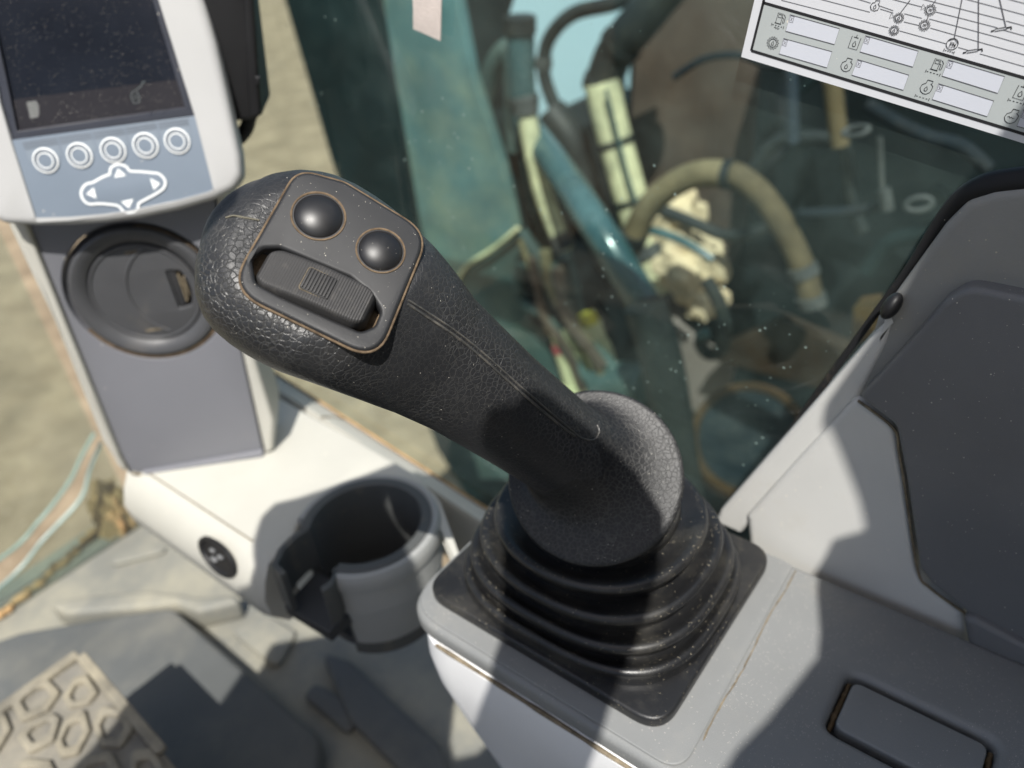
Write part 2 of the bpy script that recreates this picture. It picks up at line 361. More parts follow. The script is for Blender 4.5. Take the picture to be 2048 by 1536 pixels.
def floor_piece(name, px, z, thick, material, r=.012, bevel=.004):
    pts, f_ = fz(px, z); return slab(name, [fillet(pts, r)], f_, thick, material, fl, bevel)
# raised footrest step with dark face, tan kerb, and shallow pads
floor_piece('footrest', [(-150, 1330), (40, 1262), (250, 1225), (345, 1212), (640, 1470), (632, 1560), (560, 1640), (-150, 1700)], ZF + .035, .035, MATD, .02, .007)
floor_piece('kerb', [(88, 1206), (170, 1190), (300, 1178), (400, 1192), (470, 1186), (480, 1202), (395, 1222), (350, 1206), (270, 1215), (130, 1226)], ZF + .030, .03, MATF, .008, .006)
floor_piece('floor_pad', [(463, 1262), (472, 1248), (536, 1228), (592, 1262), (553, 1336)], ZF + .008, .008, MATF, .008, .003)
floor_piece('floor_pad', [(606, 1392), (628, 1362), (720, 1412), (700, 1470)], ZF + .008, .008, MATD, .008, .003)
floor_piece('floor_ledge', [(215, 1122), (270, 1075), (345, 1098), (228, 1128)], ZF + .006, .006, MATF, .008, .002)
floor_piece('floor_channel', [(640, 1300), (700, 1320), (880, 1490), (900, 1560), (860, 1600), (700, 1440)], ZF + .012, .012, MATD, .01, .004)

# dirt packed along the foot of the front glass
def dirt_ridge():
    path = [onz(x, y, ZF + .004) for x, y in ((-60, 1285), (0, 1232), (60, 1180), (120, 1128), (170, 1082), (205, 1052), (232, 1020), (250, 1000))]
    path = catmull(path, 10); rnd = random.Random(3)
    rr = [(.004 + .007 * max(0, (i - 40) / 30)) * rnd.uniform(.5, 1.5) for i in range(len(path))]
    path = [p + Vector((rnd.uniform(-.003, .003), rnd.uniform(-.004, .004), rnd.uniform(0, .002))) for p in path]
    o = tube('dirt_ridge', path, lambda i: rr[i], DIRT, None, 8)
    tag(o, 'orange brown dirt packed along the foot of the front glass', 'dirt', kind='stuff')
dirt_ridge()
def dirt_clump():
    bm = bmesh.new(); c = onz(232, 1030, ZF + .02)
    bmesh.ops.create_icosphere(bm, subdivisions=4, radius=1)
    rnd = random.Random(5)
    from mathutils import noise
    for v in bm.verts:
        d = v.co.normalized(); k = 1 + .55 * noise.noise(d * 2.3) + .3 * noise.noise(d * 7)
        v.co = c + Vector((d.x * .022 * k, d.y * .020 * k, d.z * .05 * k))
    me = bpy.data.meshes.new('m'); bm.to_mesh(me); bm.free()
    tag(finish('dirt_clump', me, DIRT), 'brown dirt clump stuck in the corner under the cream dash end', 'dirt', kind='stuff')
dirt_clump()

# ================================================================== front glass: two panes whose polished edges show
def front_pane(name, label, px, z1, YP, up):
    edge = catmull([ony(x, y, YP) for x, y in px], 8)
    n = len(edge); V = []; Fc = []; th = .006
    for e in edge:
        zt = e.z; far = z1
        V += [Vector((e.x, e.y, zt)), Vector((e.x, e.y + th, zt)), Vector((e.x, e.y, far)), Vector((e.x, e.y + th, far))]
    for i in range(n - 1):
        a = i * 4; b = a + 4
        Fc += [(a, a + 2, b + 2, b), (a + 1, b + 1, b + 3, a + 3), (a + 2, a + 3, b + 3, b + 2)]
    root = thing(name, Vector((edge[n // 2].x, YP, z1)), label, 'window')
    bm = bmesh.new(); me = mesh_from(V, Fc); bm.from_mesh(me); bpy.data.meshes.remove(me)
    finish('pane', bm_mesh(bm), GLASSF, root, False)
    tube('polished_edge', [e + Vector((0, th / 2, 0)) for e in edge], .0022, GEDGE, root, 8)
    return root
front_pane('windscreen', 'upper windscreen pane with pale green polished lower edge', [(-700, 1580), (-330, 1330), (0, 1122), (80, 1045), (140, 968), (166, 915), (192, 868)], 2.6, .86, True)
front_pane('lower_windscreen', 'lower front glass pane with bluish polished upper edge standing on the floor', [(-700, 1690), (-330, 1420), (0, 1178), (90, 1080), (163, 1000), (182, 940), (205, 885)], ZF, .865, False)

# ================================================================== pedal
def pedal():
    z = ZF + .17; f0 = Frame((0, 0, z), (1, 0, 0), (0, 1, 0))
    A = onz(160, 1305, z); B = onz(335, 1560, z); u = (B - A).normalized()
    fr = Frame(A, u, Vector((-u.y, u.x, 0)))
    if fr.w.z < 0: fr = Frame(A, u, Vector((u.y, -u.x, 0)))
    # pedal runs from its right edge A-B towards the camera's left
    side = Vector((-.5, -.87, 0)); left = onz(-220, 1560, z)
    root = thing('foot_pedal', Vector((A.x - .05, A.y - .1, ZF)), 'dusty grey rubber foot pedal with raised honeycomb tread', 'pedal')
    P = [fr.px(160, 1305), fr.px(205, 1352), fr.px(322, 1498), fr.px(372, 1560), fr.px(200, 1800), fr.px(-420, 1800), fr.px(-300, 1560), fr.px(0, 1425)]
    slab('plate', [fillet(P, [.004, .002, .003, .003, .01, .01, .01, .004])], fr, .028, PEDAL, root, .004)
    def cell(px, k=.66):
        pts = [Vector(fr.px(*p)) for p in px]; cc = sum(pts, Vector((0, 0))) / len(pts)
        slab('tread_cell', [fillet([tuple(p) for p in pts], .004, 3), fillet([tuple(cc + (p - cc) * k) for p in pts], .003, 3)[::-1]], fr, .008, PEDALR, root, .0018, back=.0042)
    def bar(a, b_, wd=.008, h=.0055):
        a = Vector(fr.px(*a)); b_ = Vector(fr.px(*b_)); t_ = (b_ - a).normalized(); nn = Vector((-t_.y, t_.x)) * wd / 2
        slab('tread_bar', [fillet([tuple(a + nn), tuple(b_ + nn), tuple(b_ - nn), tuple(a - nn)], .002, 3)], fr, h, PEDALR, root, .0012, back=h - .001)
    cell([(-60, 1470), (-20, 1428), (14, 1430), (26, 1462), (-4, 1512), (-60, 1540)], .58)
    cell([(24, 1412), (52, 1374), (100, 1362), (124, 1388), (100, 1424), (46, 1448)], .58)
    cell([(36, 1478), (60, 1452), (108, 1428), (124, 1440), (110, 1486), (60, 1512)], .55)
    cell([(112, 1492), (134, 1440), (172, 1420), (184, 1464), (160, 1512), (124, 1520)], .55)
    cell([(188, 1452), (206, 1414), (248, 1424), (270, 1462), (244, 1500), (202, 1496)], .58)
    cell([(128, 1400), (150, 1360), (176, 1352), (200, 1388), (180, 1412), (140, 1420)], .55)
    cell([(20, 1570), (50, 1520), (104, 1524), (122, 1560), (90, 1620), (40, 1620)], .58)
    cell([(138, 1560), (170, 1520), (226, 1506), (248, 1550), (220, 1610), (160, 1620)], .58)
    cell([(262, 1540), (266, 1506), (306, 1500), (340, 1550), (320, 1610), (276, 1600)], .55)
    bar((-10, 1432), (158, 1312), .009); bar((164, 1316), (326, 1506), .008)
    slab('stem', [[(-.015, -.05), (.015, -.05), (.015, .05), (-.015, .05)]], Frame((A.x - .06, A.y - .10, z - .028), (1, 0, 0), (0, 1, 0)), .140, MATD, root, .003)
pedal()

# ================================================================== dashboard
DF = Frame((0, 0, ZD), (1, 0, 0), (0, 1, 0))
cup = Vector(DF.px(734, 1055))
def dashboard():
    root = thing('dashboard', Vector((.24, .4, ZF)), 'cream plastic dash shelf around the cup holder', 'dashboard')
    a = DF.px(268, 958); b = DF.px(310, 961); c = DF.px(543, 1117)
    xl = .1775; R = .051
    outer = [(.200, .60), (xl + .002, .557), (xl, .548), (xl, cup.y + .055)]
    outer += [(cup.x - .058, cup.y + .034)] + arc(cup.x, cup.y, R, 145, -40, 18) + [(.296, .345), (.300, .40), (.306, .52), (.309, .62), (.200, .62)]
    hole = []
    slab('top_shelf', [outer], DF, .012, CREAM, root, .0035)
    # front skirt facing the seat, with a thin lip above it
    prof = [(xl + .0015, ZD - .0005), (xl - .004, ZD - .003), (xl - .012, ZD - .016), (xl - .017, ZD - .030), (xl - .015, ZD - .048), (xl - .004, ZD - .062), (xl + .012, ZD - .066), (xl + .012, ZD - .004)]
    y0 = cup.y + .027; y1 = .556
    rings = []
    for i in range(25):
        y = y0 + (y1 - y0) * i / 24; k = 1 if i > 2 else (.80 + .1 * i)
        rings.append([Vector((xl + .012 + (x - xl - .012) * k, y + .008 * (i == 0), z)) for x, z in prof])
    loft('front_skirt', rings, CREAM, root, angle=38)
    # the box under the shelf
    slab('under_box', [[(xl + .06, cup.y + .09), (.292, cup.y + .09), (.298, .60), (xl + .06, .60)]], Frame((0, 0, ZD - .012), (1, 0, 0), (0, 1, 0)), .16, CREAM, root, .004)
    tube('dust_line', [Vector((xl + .003, .54 - .2 * i / 10, ZD + .0002)) for i in range(8)], .0006, DUSTLINE, root, 5)
dashboard()

def cup_holder():
    root = thing('cup_holder', Vector((cup.x, cup.y, ZD - .09)), 'grey round cup holder with open handle slot beside the cream dash', 'cup holder')
    fr = Frame((cup.x, cup.y, ZD + .006), (1, 0, 0), (0, 1, 0))
    a0, a1 = -160, 133                       # ring runs round from one side of the slot to the other
    lip = [(-.036, .036), (-.043, .035), (-.055, .033), (-.066, .026), (-.069, .012)]
    # liner: C-shaped wall with the slot's two cheeks
    ro, ri = .0462, .0388
    ang = [a0 + (a1 - a0) * i / 60 for i in range(61)]
    out = [(ro * math.cos(math.radians(a)), ro * math.sin(math.radians(a))) for a in ang]
    inn = [(ri * math.cos(math.radians(a)), ri * math.sin(math.radians(a))) for a in ang]
    up = [(-.040, .0345), (-.052, .032), (-.064, .024), (-.0665, .010)]; up_i = [(-.062, .010), (-.060, .021), (-.050, .0275), (-.037, .0295)]
    dn_i = [(-.0405, -.0135), (-.0525, -.0195), (-.0575, -.0185)]; dn = [(-.060, -.0235), (-.053, -.0245), (-.043, -.0190)]
    LN = mat('liner_grey', (.075, .078, .076), .5, .4, .08, 30, dust=.14, dustscale=50, grain=.6)
    slab('liner', [out + inn[::-1]], fr, .085, LN, root, .0014)
    slab('slot_cheek', [[out[-1]] + up + up_i + [inn[-1]]], fr, .036, LN, root, .0014)
    slab('slot_cheek', [[inn[0]] + dn_i + dn + [out[0]]], fr, .034, LN, root, .0014)
    # outer body: tapering bowl hanging below, open at the slot
    prof = [(.0462, .001), (.0485, .0022), (.0505, .0012), (.0518, -.0015), (.0522, -.006), (.0516, -.012), (.0502, -.0125), (.0502, -.034), (.0485, -.036), (.0455, -.080), (.0430, -.084), (.0430, -.030), (.0462, .001)]
    fo = Frame((cup.x, cup.y, ZD + .0035), (1, 0, 0), (0, 1, 0))
    lathe('outer_body', prof, fo, CUPGREY, root, 80, -157, 118, 30)
    slab('slot_floor', [[(-.064, .024), (-.062, -.020), (-.030, -.020), (-.030, .030)]], Frame((cup.x, cup.y, ZD - .034), (1, 0, 0), (0, 1, 0)), .01, CHAR, root, .001)
    lathe('bottom', [(.0, -.074), (.041, -.074), (.043, -.078), (.0, -.080), (.0, -.074)], fo, CHAR, root, 48)
    lathe('rim_groove', [(.0492, -.0012), (.0500, .0006), (.0505, -.0016), (.0492, -.0012)], fo, DUSTLINE, root, 60, -140, 60)
cup_holder()

def socket():
    P = onx(438, 1112, .1650); nrm = Vector((-.97, 0, .22)).normalized()
    fr = Frame(P, (0, -1, 0), Vector((.22, 0, .97)))
    if fr.w.x > 0: fr = Frame(P, (0, 1, 0), Vector((.22, 0, .97)))
    fr.v = fr.v * .60; fr.u = fr.u * .92
    root = thing('power_socket', P, 'small round black socket set in the cream dash skirt', 'socket')
    lathe('bezel', [(.0195, 0), (.024, .001), (.0235, .0028), (.0195, .0032), (.0175, .0015), (0, .0005)], fr, BLACK, root, 40)
    steel = mat('socket_steel', (.45, .46, .47), .3, .5, .2, 100, metal=.6)
    for a, b, s in ((-.004, -.006, .0035), (.005, .004, .003), (-.005, .006, .0028)):
        slab('contact', [fillet([(a - s, b - s * .5), (a + s, b - s * .5), (a + s, b + s * .5), (a - s, b + s * .5)], .001)], fr, .002, steel, root, .0004, back=.003)
socket()

# ================================================================== window sill, window, tape, label
def sill():
    g0 = onx(540, 776, .31); g1 = onx(814, 955, .31)
    o0 = onx(540, 735, XW); o1 = onx(940, 991, XW)
    def ext(a, b, y): t = (y - a.y) / (b.y - a.y); return a + (b - a) * t
    root = thing('window_sill', Vector((.325, .4, ZF)), 'cream sloping sill strip between the dash and the tinted side window', 'sill')
    ys = [.70, .4845]; ys2 = [.4835, .06]
    for nm, (ya, yb) in (('sill_strip', ys), ('sill_strip', ys2)):
        rings = []
        for i in range(13):
            y = ya + (yb - ya) * i / 12; a = ext(g0, g1, y); b = ext(o0, o1, y); a = Vector((.312, y, a.z)); b = Vector((XW - .001, y, b.z))
            rings.append([a + Vector((0, 0, -.07)), a + Vector((-.0005, 0, -.004)), a + Vector((.002, 0, -.0005)), a + (b - a) * .5 + Vector((0, 0, .001)), b + Vector((-.003, 0, 0)), b + Vector((0, 0, -.003)), b + Vector((0, 0, -.07))])
        loft(nm, rings, CREAM, root, angle=50)
    tube('dust_joint', [ext(g0, g1, .484) + Vector((.004, 0, .0002)), ext(o0, o1, .484) + Vector((-.003, 0, .0003))], .0011, DUSTLINE, root, 6)
    tube('dust_line', [ext(o0, o1, .70 - .062 * i) + Vector((-.0025, 0, .0008)) for i in range(10)], .0011, DIRT, root, 6)
    return ext, o0, o1
ext, SO0, SO1 = sill()

def side_window():
    root = thing('side_window', Vector((XW, .35, 1.6)), 'dark green tinted side window, dusty and scratched, with black rubber seal', 'window')
    fr = Frame((XW + .003, 0, 0), (0, -1, 0), (0, 0, 1))       # u to the rear, v up, w towards the seat
    if fr.w.x > 0: raise RuntimeError
    zs = lambda y: ext(SO0, SO1, y).z - .004
    pts = [(-.74, 2.62), (-.74, zs(.74)), (-.10, zs(.10) - .02), (.12, zs(.10)), (.30, 2.0), (.30, 2.62)]
    slab('pane', [pts], fr, .005, GLASSR, root)
    # black seal running up along the rear trim
    seal = [onx(x, y, XW - .003) for x, y in ((1395, 1085), (1455, 1008), (1560, 888), (1660, 752), (1760, 615), (1830, 520), (1880, 448), (1925, 398), (1975, 374), (2048, 362), (2140, 356), (2300, 352))]
    tube('rubber_seal', catmull(seal, 6), lambda i: .0017 + .0038 * min(1, max(0, (i - 28) / 20)), RUBBER, root, 10)
    return fr
WF = side_window()

def tape():
    fr = Frame((XW - .0028, 0, 0), (0, -1, 0), (0, 0, 1))
    pts = [fr.px(*p) for p in ((822, -60), (884, -60), (880, 82), (858, 72), (826, 58), (826, 20))]
    tag(slab('paper_tape', [pts], fr, .0008, TAPE, None, .0001), 'strip of off white paper tape stuck to the tinted window', 'tape')
tape()

def service_label():
    fr = Frame((XW - .0030, 0, 0), (0, -1, 0), (0, 0, 1))
    def c(x, y): return fr.px(1450 + x * .293, y * .293)
    O = Vector(c(180, 345)); A = (Vector(c(2041, 915)) - O).normalized()      # the label's own right
    base = fr.p(*O)
    lf = Frame(base, fr.u * A.x + fr.v * A.y, fr.v * A.x - fr.u * A.y)
    def q(x, y): return lf.px(1450 + x * .293, y * .293)
    root = thing('service_label', base, 'white printed service chart stuck on the tinted window', 'label')
    tl = q(320, -508); bl = q(110, 388); br = q(2900, 1242); tr = q(3110, 300)
    slab('sheet', [[tl, bl, br, tr]], lf, .0006, PAPER, root)
    L1 = .00006; L2 = .00012; L3 = .00018
    g = bmesh.new(); fill_mesh(g, [q(265, 22), q(180, 345), q(2900, 1178), q(2900, 778)], lf, L1); bmobj('grey_band', g, PAPERG, root)
    k = bmesh.new()
    for a, b in (((262, 18), (2900, 778)), ((180, 345), (2900, 1178)), ((262, 18), (180, 345)), ((278, -60), (262, 18))): stroke_mesh(k, [q(*a), q(*b)], .0011, lf, L2)
    bmobj('thick_border', k, INK, root)
    boxes = [((445, 100), (783, 195), (748, 303), (415, 212)), ((400, 262), (732, 352), (697, 462), (370, 367)), ((960, 243), (1320, 348), (1283, 457), (922, 353)),
             ((905, 405), (1256, 512), (1218, 615), (866, 512)), ((1525, 408), (1910, 522), (1862, 636), (1482, 518)), ((1458, 570), (1835, 688), (1790, 795), (1415, 678)),
             ((2125, 585), (2510, 700), (2470, 812), (2085, 695)), ((2035, 750), (2430, 868), (2390, 978), (1993, 860))]
    for b in boxes:
        fm = bmesh.new(); P = [q(*p) for p in b]; fill_mesh(fm, P, lf, L2); o = bmobj('blank_field', fm, PAPERL, root)
        s = bmesh.new(); stroke_mesh(s, P, .00028, lf, L3, True)
        a0 = Vector(P[0]); e1 = (Vector(P[1]) - a0).normalized(); e2 = (Vector(P[3]) - a0).normalized()
        def loc(x, y): return tuple(a0 + e1 * x + e2 * y)
        stroke_mesh(s, [loc(.0003, .0003), loc(.0019, .0003), loc(.0019, .0026), loc(.0003, .0026)], .0002, lf, L3, True)
        stroke_mesh(s, [loc(.0006, .0007), loc(.0016, .0007), loc(.0006, .0022), loc(.0016, .0022)], .00016, lf, L3, True)
        bmobj('field_outline', s, INKG, o)
    U = .293 * .34 / 1.0                      # not used for size: icons are sized in metres below
    ppm = (Vector(q(1000, 400)) - Vector(q(1100, 430))).length / math.hypot(100, 30)
    def icon(cx, cy, fn, wd=.00024, material=INK):
        s = bmesh.new(); cc = Vector(q(cx, cy))
        def D(pts, closed=False, w_=None): stroke_mesh(s, [tuple(cc + Vector((x, -y)) * ppm) for x, y in pts], w_ or wd, lf, L3, closed)
        fn(D); bmobj('printed_symbol', s, material, root)
    def drop(D, x, y, r): D([(x, y - r * 1.5), (x + r * .75, y), (x + r * .6, y + r * .7), (x, y + r), (x - r * .6, y + r * .7), (x - r * .75, y)], True)
    def gear(D, r):
        pts = []
        for i in range(28): a = 2 * math.pi * i / 28; rr = r * (1.22 if i % 2 else .92); pts.append((rr * math.cos(a), rr * math.sin(a)))
        D(pts, True); D(circle(0, 0, r * .74, 20), True)
    def gear_drop(D): gear(D, 38); drop(D, 0, 4, 12)
    def gear_plain(D): gear(D, 30); D([(-8, 6), (-8, -6), (0, -6), (0, 6)], True); D([(4, -8), (12, -8), (8, 12)], True)
    def gear_small(D): gear(D, 28); drop(D, 0, 3, 9)
    def pump(D):
        D([(-22, 34), (-22, -34), (16, -34), (16, 34)], True); D([(-14, -26), (9, -26), (9, -6), (-14, -6)], True); D([(-28, 36), (22, 36)])
        D([(16, -10), (28, -6), (28, 24), (36, 26), (40, 18), (38, -18), (24, -32)])
    def dashes(D, y, w_=44):
        for i in range(4): D([(-w_ + i * w_ / 2 + 3, y), (-w_ + i * w_ / 2 + 14, y)])
        D([(-w_ - 3, y - 9), (-w_ - 3, y + 9)]); D([(w_ + 3, y - 9), (w_ + 3, y + 9)])
    def pump_d(D): pump(D); dashes(D, 56)
    def pump_w(D): pump(D); dashes(D, 52); D([(-22, 68), (-12, 62), (-8, 74), (2, 62), (8, 74), (18, 64)])
    def tank(D): D([(-30, -38), (-30, 42), (32, 42), (32, -38)]); D([(0, -52), (0, -34)]); D([(-16, -34), (16, -34)]); drop(D, 2, 12, 15)
    def tank_d(D): tank(D); dashes(D, 62)
    def pot(D): D([(-12, -52), (24, -52), (24, -38), (16, -34), (36, -20), (36, 2), (32, 22), (14, 38), (-6, 40), (-26, 30), (-38, 10), (-34, -14), (-14, -30), (-12, -52)], False); drop(D, 0, 8, 13)
    def pot_d(D): pot(D); dashes(D, 66)
    def pot_w(D): D([(-12, -52), (24, -52), (24, -38), (16, -34), (36, -20), (36, 2), (32, 22), (14, 38), (-6, 40), (-26, 30), (-38, 10), (-34, -14), (-14, -30), (-12, -52)]); D([(-22, 4), (-14, -2), (-6, 6), (2, -2), (10, 6), (18, -2)])
    def pot_s(D): D([(-8, -32), (20, -36), (22, -22), (14, -18), (30, -4), (28, 20), (8, 32), (-16, 28), (-28, 8), (-22, -12), (-6, -20), (-8, -32)]); drop(D, 2, 8, 11)
    def circ_pump(D):
        D(circle(0, 0, 35, 26), True); D([(-30, -14), (0, -34), (30, -14)]); D([(-12, 20), (-12, -10), (8, -10), (8, 20)], True); D([(-8, -4), (4, -4), (4, 6), (-8, 6)], True); D([(8, -2), (16, 2), (16, 16), (22, 14), (20, -8)]); dashes(D, 46, 30)
    def tri(D): D([(-10, -18), (14, 0), (-10, 16)], True)
    def gun(D): D([(-50, 22), (-34, 12)], w_=.0005); D([(-36, 4), (20, -22), (30, -12), (-28, 16)], True); D([(24, -18), (46, -30), (54, -16)], w_=.0005)
    for x, y, fn in ((375, 125, pump_w), (327, 293, gear_drop), (885, 290, tank), (830, 448, pot), (1445, 440, pump_d), (1375, 600, pot_d), (2020, 630, tank_d), (1955, 800, pot_w),
                     (1025, 38, pot_s), (1187, 122, gear_small), (1155, 207, gear_small), (1402, 68, gear_plain), (1362, 172, gear_plain), (1552, 300, circ_pump), (1140, 110, tri), (1356, 50, tri), (1690, 352, gun), (1885, 203, gun)):
        icon(x, y, fn)
    t = bmesh.new()
    rules = [((385, 0), (1118, 188)), ((1195, 210), (1512, 298)), ((1592, 322), (1660, 342)), ((1740, 366), (2100, 470)), ((600, -20), (990, 82)), ((1060, 60), (1150, 88)), ((800, -40), (995, 20)), ((1060, 40), (1150, 72)), ((1222, 148), (1322, 172)), ((1402, 190), (1850, 318)), ((1850, 318), (2300, 445)),
             ((1225, 92), (1345, 124)), ((1395, 128), (1850, 250)), ((1850, 250), (2300, 378)), ((980, -48), (1345, 46)), ((1440, 80), (1860, 188)), ((1905, 205), (2300, 315)), ((1250, -32), (1900, 134)), ((1920, 142), (2300, 245)), ((1560, -30), (2300, 170)), ((1850, -30), (2300, 92))]
    for a, b in rules: stroke_mesh(t, [q(*a), q(*b)], .0002, lf, L2)
    for a, b in (((1265, 0), (1200, 85)), ((1440, 0), (1420, 30)), ((1390, 108), (1378, 138)), ((1622, -20), (1565, 265)), ((1732, -20), (1730, 332)), ((1872, -20), (1918, 182))): stroke_mesh(t, [q(*a), q(*b)], .00032, lf, L3)
    bmobj('printed_rules', t, INKG, root)
service_label()

# ================================================================== right side trim behind the console
def side_trim():
    def F(x): return Frame((x, 0, 0), (0, -1, 0), (0, 0, 1))
    root = thing('side_trim', onx(1750, 1150, .335), 'grey moulded side trim with raised slate cover under the window corner', 'trim panel')
    def sl(name, px, x, material, r, bevel, thick=.02):
        f_ = F(x); return slab(name, [fillet([f_.px(*p) for p in px], r)], f_, thick, material, root, bevel, seg=4)
    sl('flange', [(1752, 640), (1888, 452), (1935, 403), (1985, 384), (2060, 376), (2500, 370), (2500, 700), (2048, 640), (1930, 620), (1860, 680), (1690, 860)], .330, TRIMDUST, [.002, .004, .01, .01, .01, 0, 0, .01, .01, .01, 0], .004)
    sl('bevel_strip', [(1428, 1046), (1440, 1022), (1600, 838), (1792, 616), (1772, 690), (1716, 800), (1600, 930), (1480, 1070)], .3285, TRIMGREY, .003, .003)
    sl('lower_face', [(1492, 1032), (1600, 912), (1710, 796), (1786, 856), (1806, 960), (1832, 1140), (1856, 1178), (1925, 1228), (1960, 1420), (1600, 1300), (1500, 1120)], .3255, TRIMGREY, [.003, 0, .004, .008, 0, .012, .008, .003, 0, 0, .003], .0035)
    cover = [(1716, 796), (1800, 705), (1888, 604), (1935, 573), (2048, 596), (2500, 690), (2500, 1700), (1932, 1226), (1864, 1172), (1838, 1138), (1812, 960), (1791, 852)]
    sl('cover', cover, .3215, DARKSLATE, [.004, 0, .008, .02, .02, 0, 0, .004, .008, .008, 0, .008], .0028)
    f_ = F(.3253)
    tube('dust_seam', catmull([f_.p(*f_.px(*p), .0004) for p in ((1716, 800), (1788, 856), (1798, 900), (1811, 980), (1836, 1140), (1862, 1176), (1925, 1222), (2000, 1275))], 6), .0007, DUSTLINE, root, 6)
    sl('lower_ledge', [(1925, 1236), (1950, 1240), (2120, 1330), (2120, 1420), (1935, 1290)], .317, DARKSLATE, .004, .003, .012)
    bp = onx(1783, 612, .326)
    bm = bmesh.new(); bmesh.ops.create_uvsphere(bm, u_segments=20, v_segments=12, radius=1)
    d1 = (onx(1800, 588, .326) - onx(1768, 636, .326)); d1.normalize(); d3 = Vector((-1, 0, 0)); d2 = d3.cross(d1)
    for v in bm.verts: c = v.co.copy(); v.co = bp + d1 * c.x * .0066 + d2 * c.y * .0036 + d3 * c.z * .0055
    me = bpy.data.meshes.new('m'); bm.to_mesh(me); bm.free()
    tag(finish('rubber_bumper', me, BLACK), 'small black rubber bumper on the edge of the dusty side trim', 'bumper')
side_trim()

# ================================================================== control console
def rrect(x0, x1, y0, y1, r, n=6): return fillet([(x0, y0), (x1, y0), (x1, y1), (x0, y1)], r, n)
def console():
    root = thing('control_console', Vector((.245, .0, ZF)), 'long grey armrest console that carries the control stick, with white side panel', 'console')
    ft = Frame((0, 0, ZC - .004), (1, 0, 0), (0, 1, 0))
    gx0, gx1, gy0, gy1 = .2325, .2675, -.034, .030     # groove round the lid
    def lidpts(d): return fillet([(gx0 + d, gy0 + d), (gx1 - d, gy0 + d), (gx1 - d, gy1 - d), (gx0 + d, gy1 - d)], .006 - d * .5, 5)
    outer = fillet([(.173, -.45), (.3190, -.45), (.3190, .2405), (.173, .2405)], [.01, .01, .016, .026], 10)
    slab('top_cap', [outer, lidpts(0)[::-1]], ft, .0135, CONSOLE, root, .0045, seg=5)
    lid = slab('lid', [lidpts(.0034)], ft, .010, CONSOLE, root, .0012, back=-.0005)
    lo = slab('lid_well', [[(gx0 - .003, gy0 - .003), (gx1 + .003, gy0 - .003), (gx1 + .003, gy1 + .003), (gx0 - .003, gy1 + .003)]], Frame((0, 0, ZC - .0115), (1, 0, 0), (0, 1, 0)), .0055, BLACK, root)
    # caked dirt in the two short ends of the groove
    for yy, a, b in ((gy1 - .0017, gx0 + .003, gx1 - .003), (gy0 + .0017, gx0 + .003, gx1 - .003)):
        rnd = random.Random(int(yy * 1e4)); path = [Vector((a + (b - a) * i / 16, yy + rnd.uniform(-.0003, .0003), ZC - .0098)) for i in range(17)]
        rr = [rnd.uniform(.0009, .0017) for _ in range(17)]
        tube('groove_dirt', path, lambda i: rr[i], mat('groove_soil', (.10, .07, .04), .95, .1, .4, 300, dust=.3, dustscale=200, grain=3.), lid, 7)
    # raised pad under the boot
    fp = Frame((0, 0, ZC - .0022), (1, 0, 0), (0, 1, 0))
    slab('stick_pad', [fillet([(.1755, .072), (.3170, .076), (.3170, .2380), (.1755, .2380)], [.012, .004, .014, .024], 8)], fp, .0017, CONSOLE, root, .0008, seg=4)
    rnd = random.Random(11)
    path = [Vector((.196 + .119 * i / 40, .0712 + .0006 * math.sin(i * .3) + .003 * i / 40 + rnd.uniform(-.0002, .0002), ZC - .0041)) for i in range(41)]
    tube('dust_line', path, lambda i: .00035 + .0003 * ((i * 7919) % 5) / 5, DUSTLINE, root, 5)
    # white body below the cap
    rings = []
    for z, dx, dy in ((ZC - .0170, .0015, .004), (ZC - .0190, -.0012, .002), (ZC - .036, -.0015, .001), (ZC - .060, .001, .002), (ZC - .10, .008, .010), (ZC - .16, .020, .022), (ZC - .25, .032, .036), (ZF, .045, .05)):
        rings.append([Vector((x, y, z)) for x, y in rrect(.1730 + dx, .316, -.45, .238 - dy, [.01, .01, .016, .030], 8)])
    loft('side_panel', rings, WHITEP, root, angle=50)
    path = [Vector((.1727, -.30 + .515 * i / 60, ZC - .0178)) for i in range(61)]
    tube('dust_seam', path, lambda i: .0010 + .0005 * ((i * 7919) % 7) / 7, DUSTLINE, root, 6)
console()

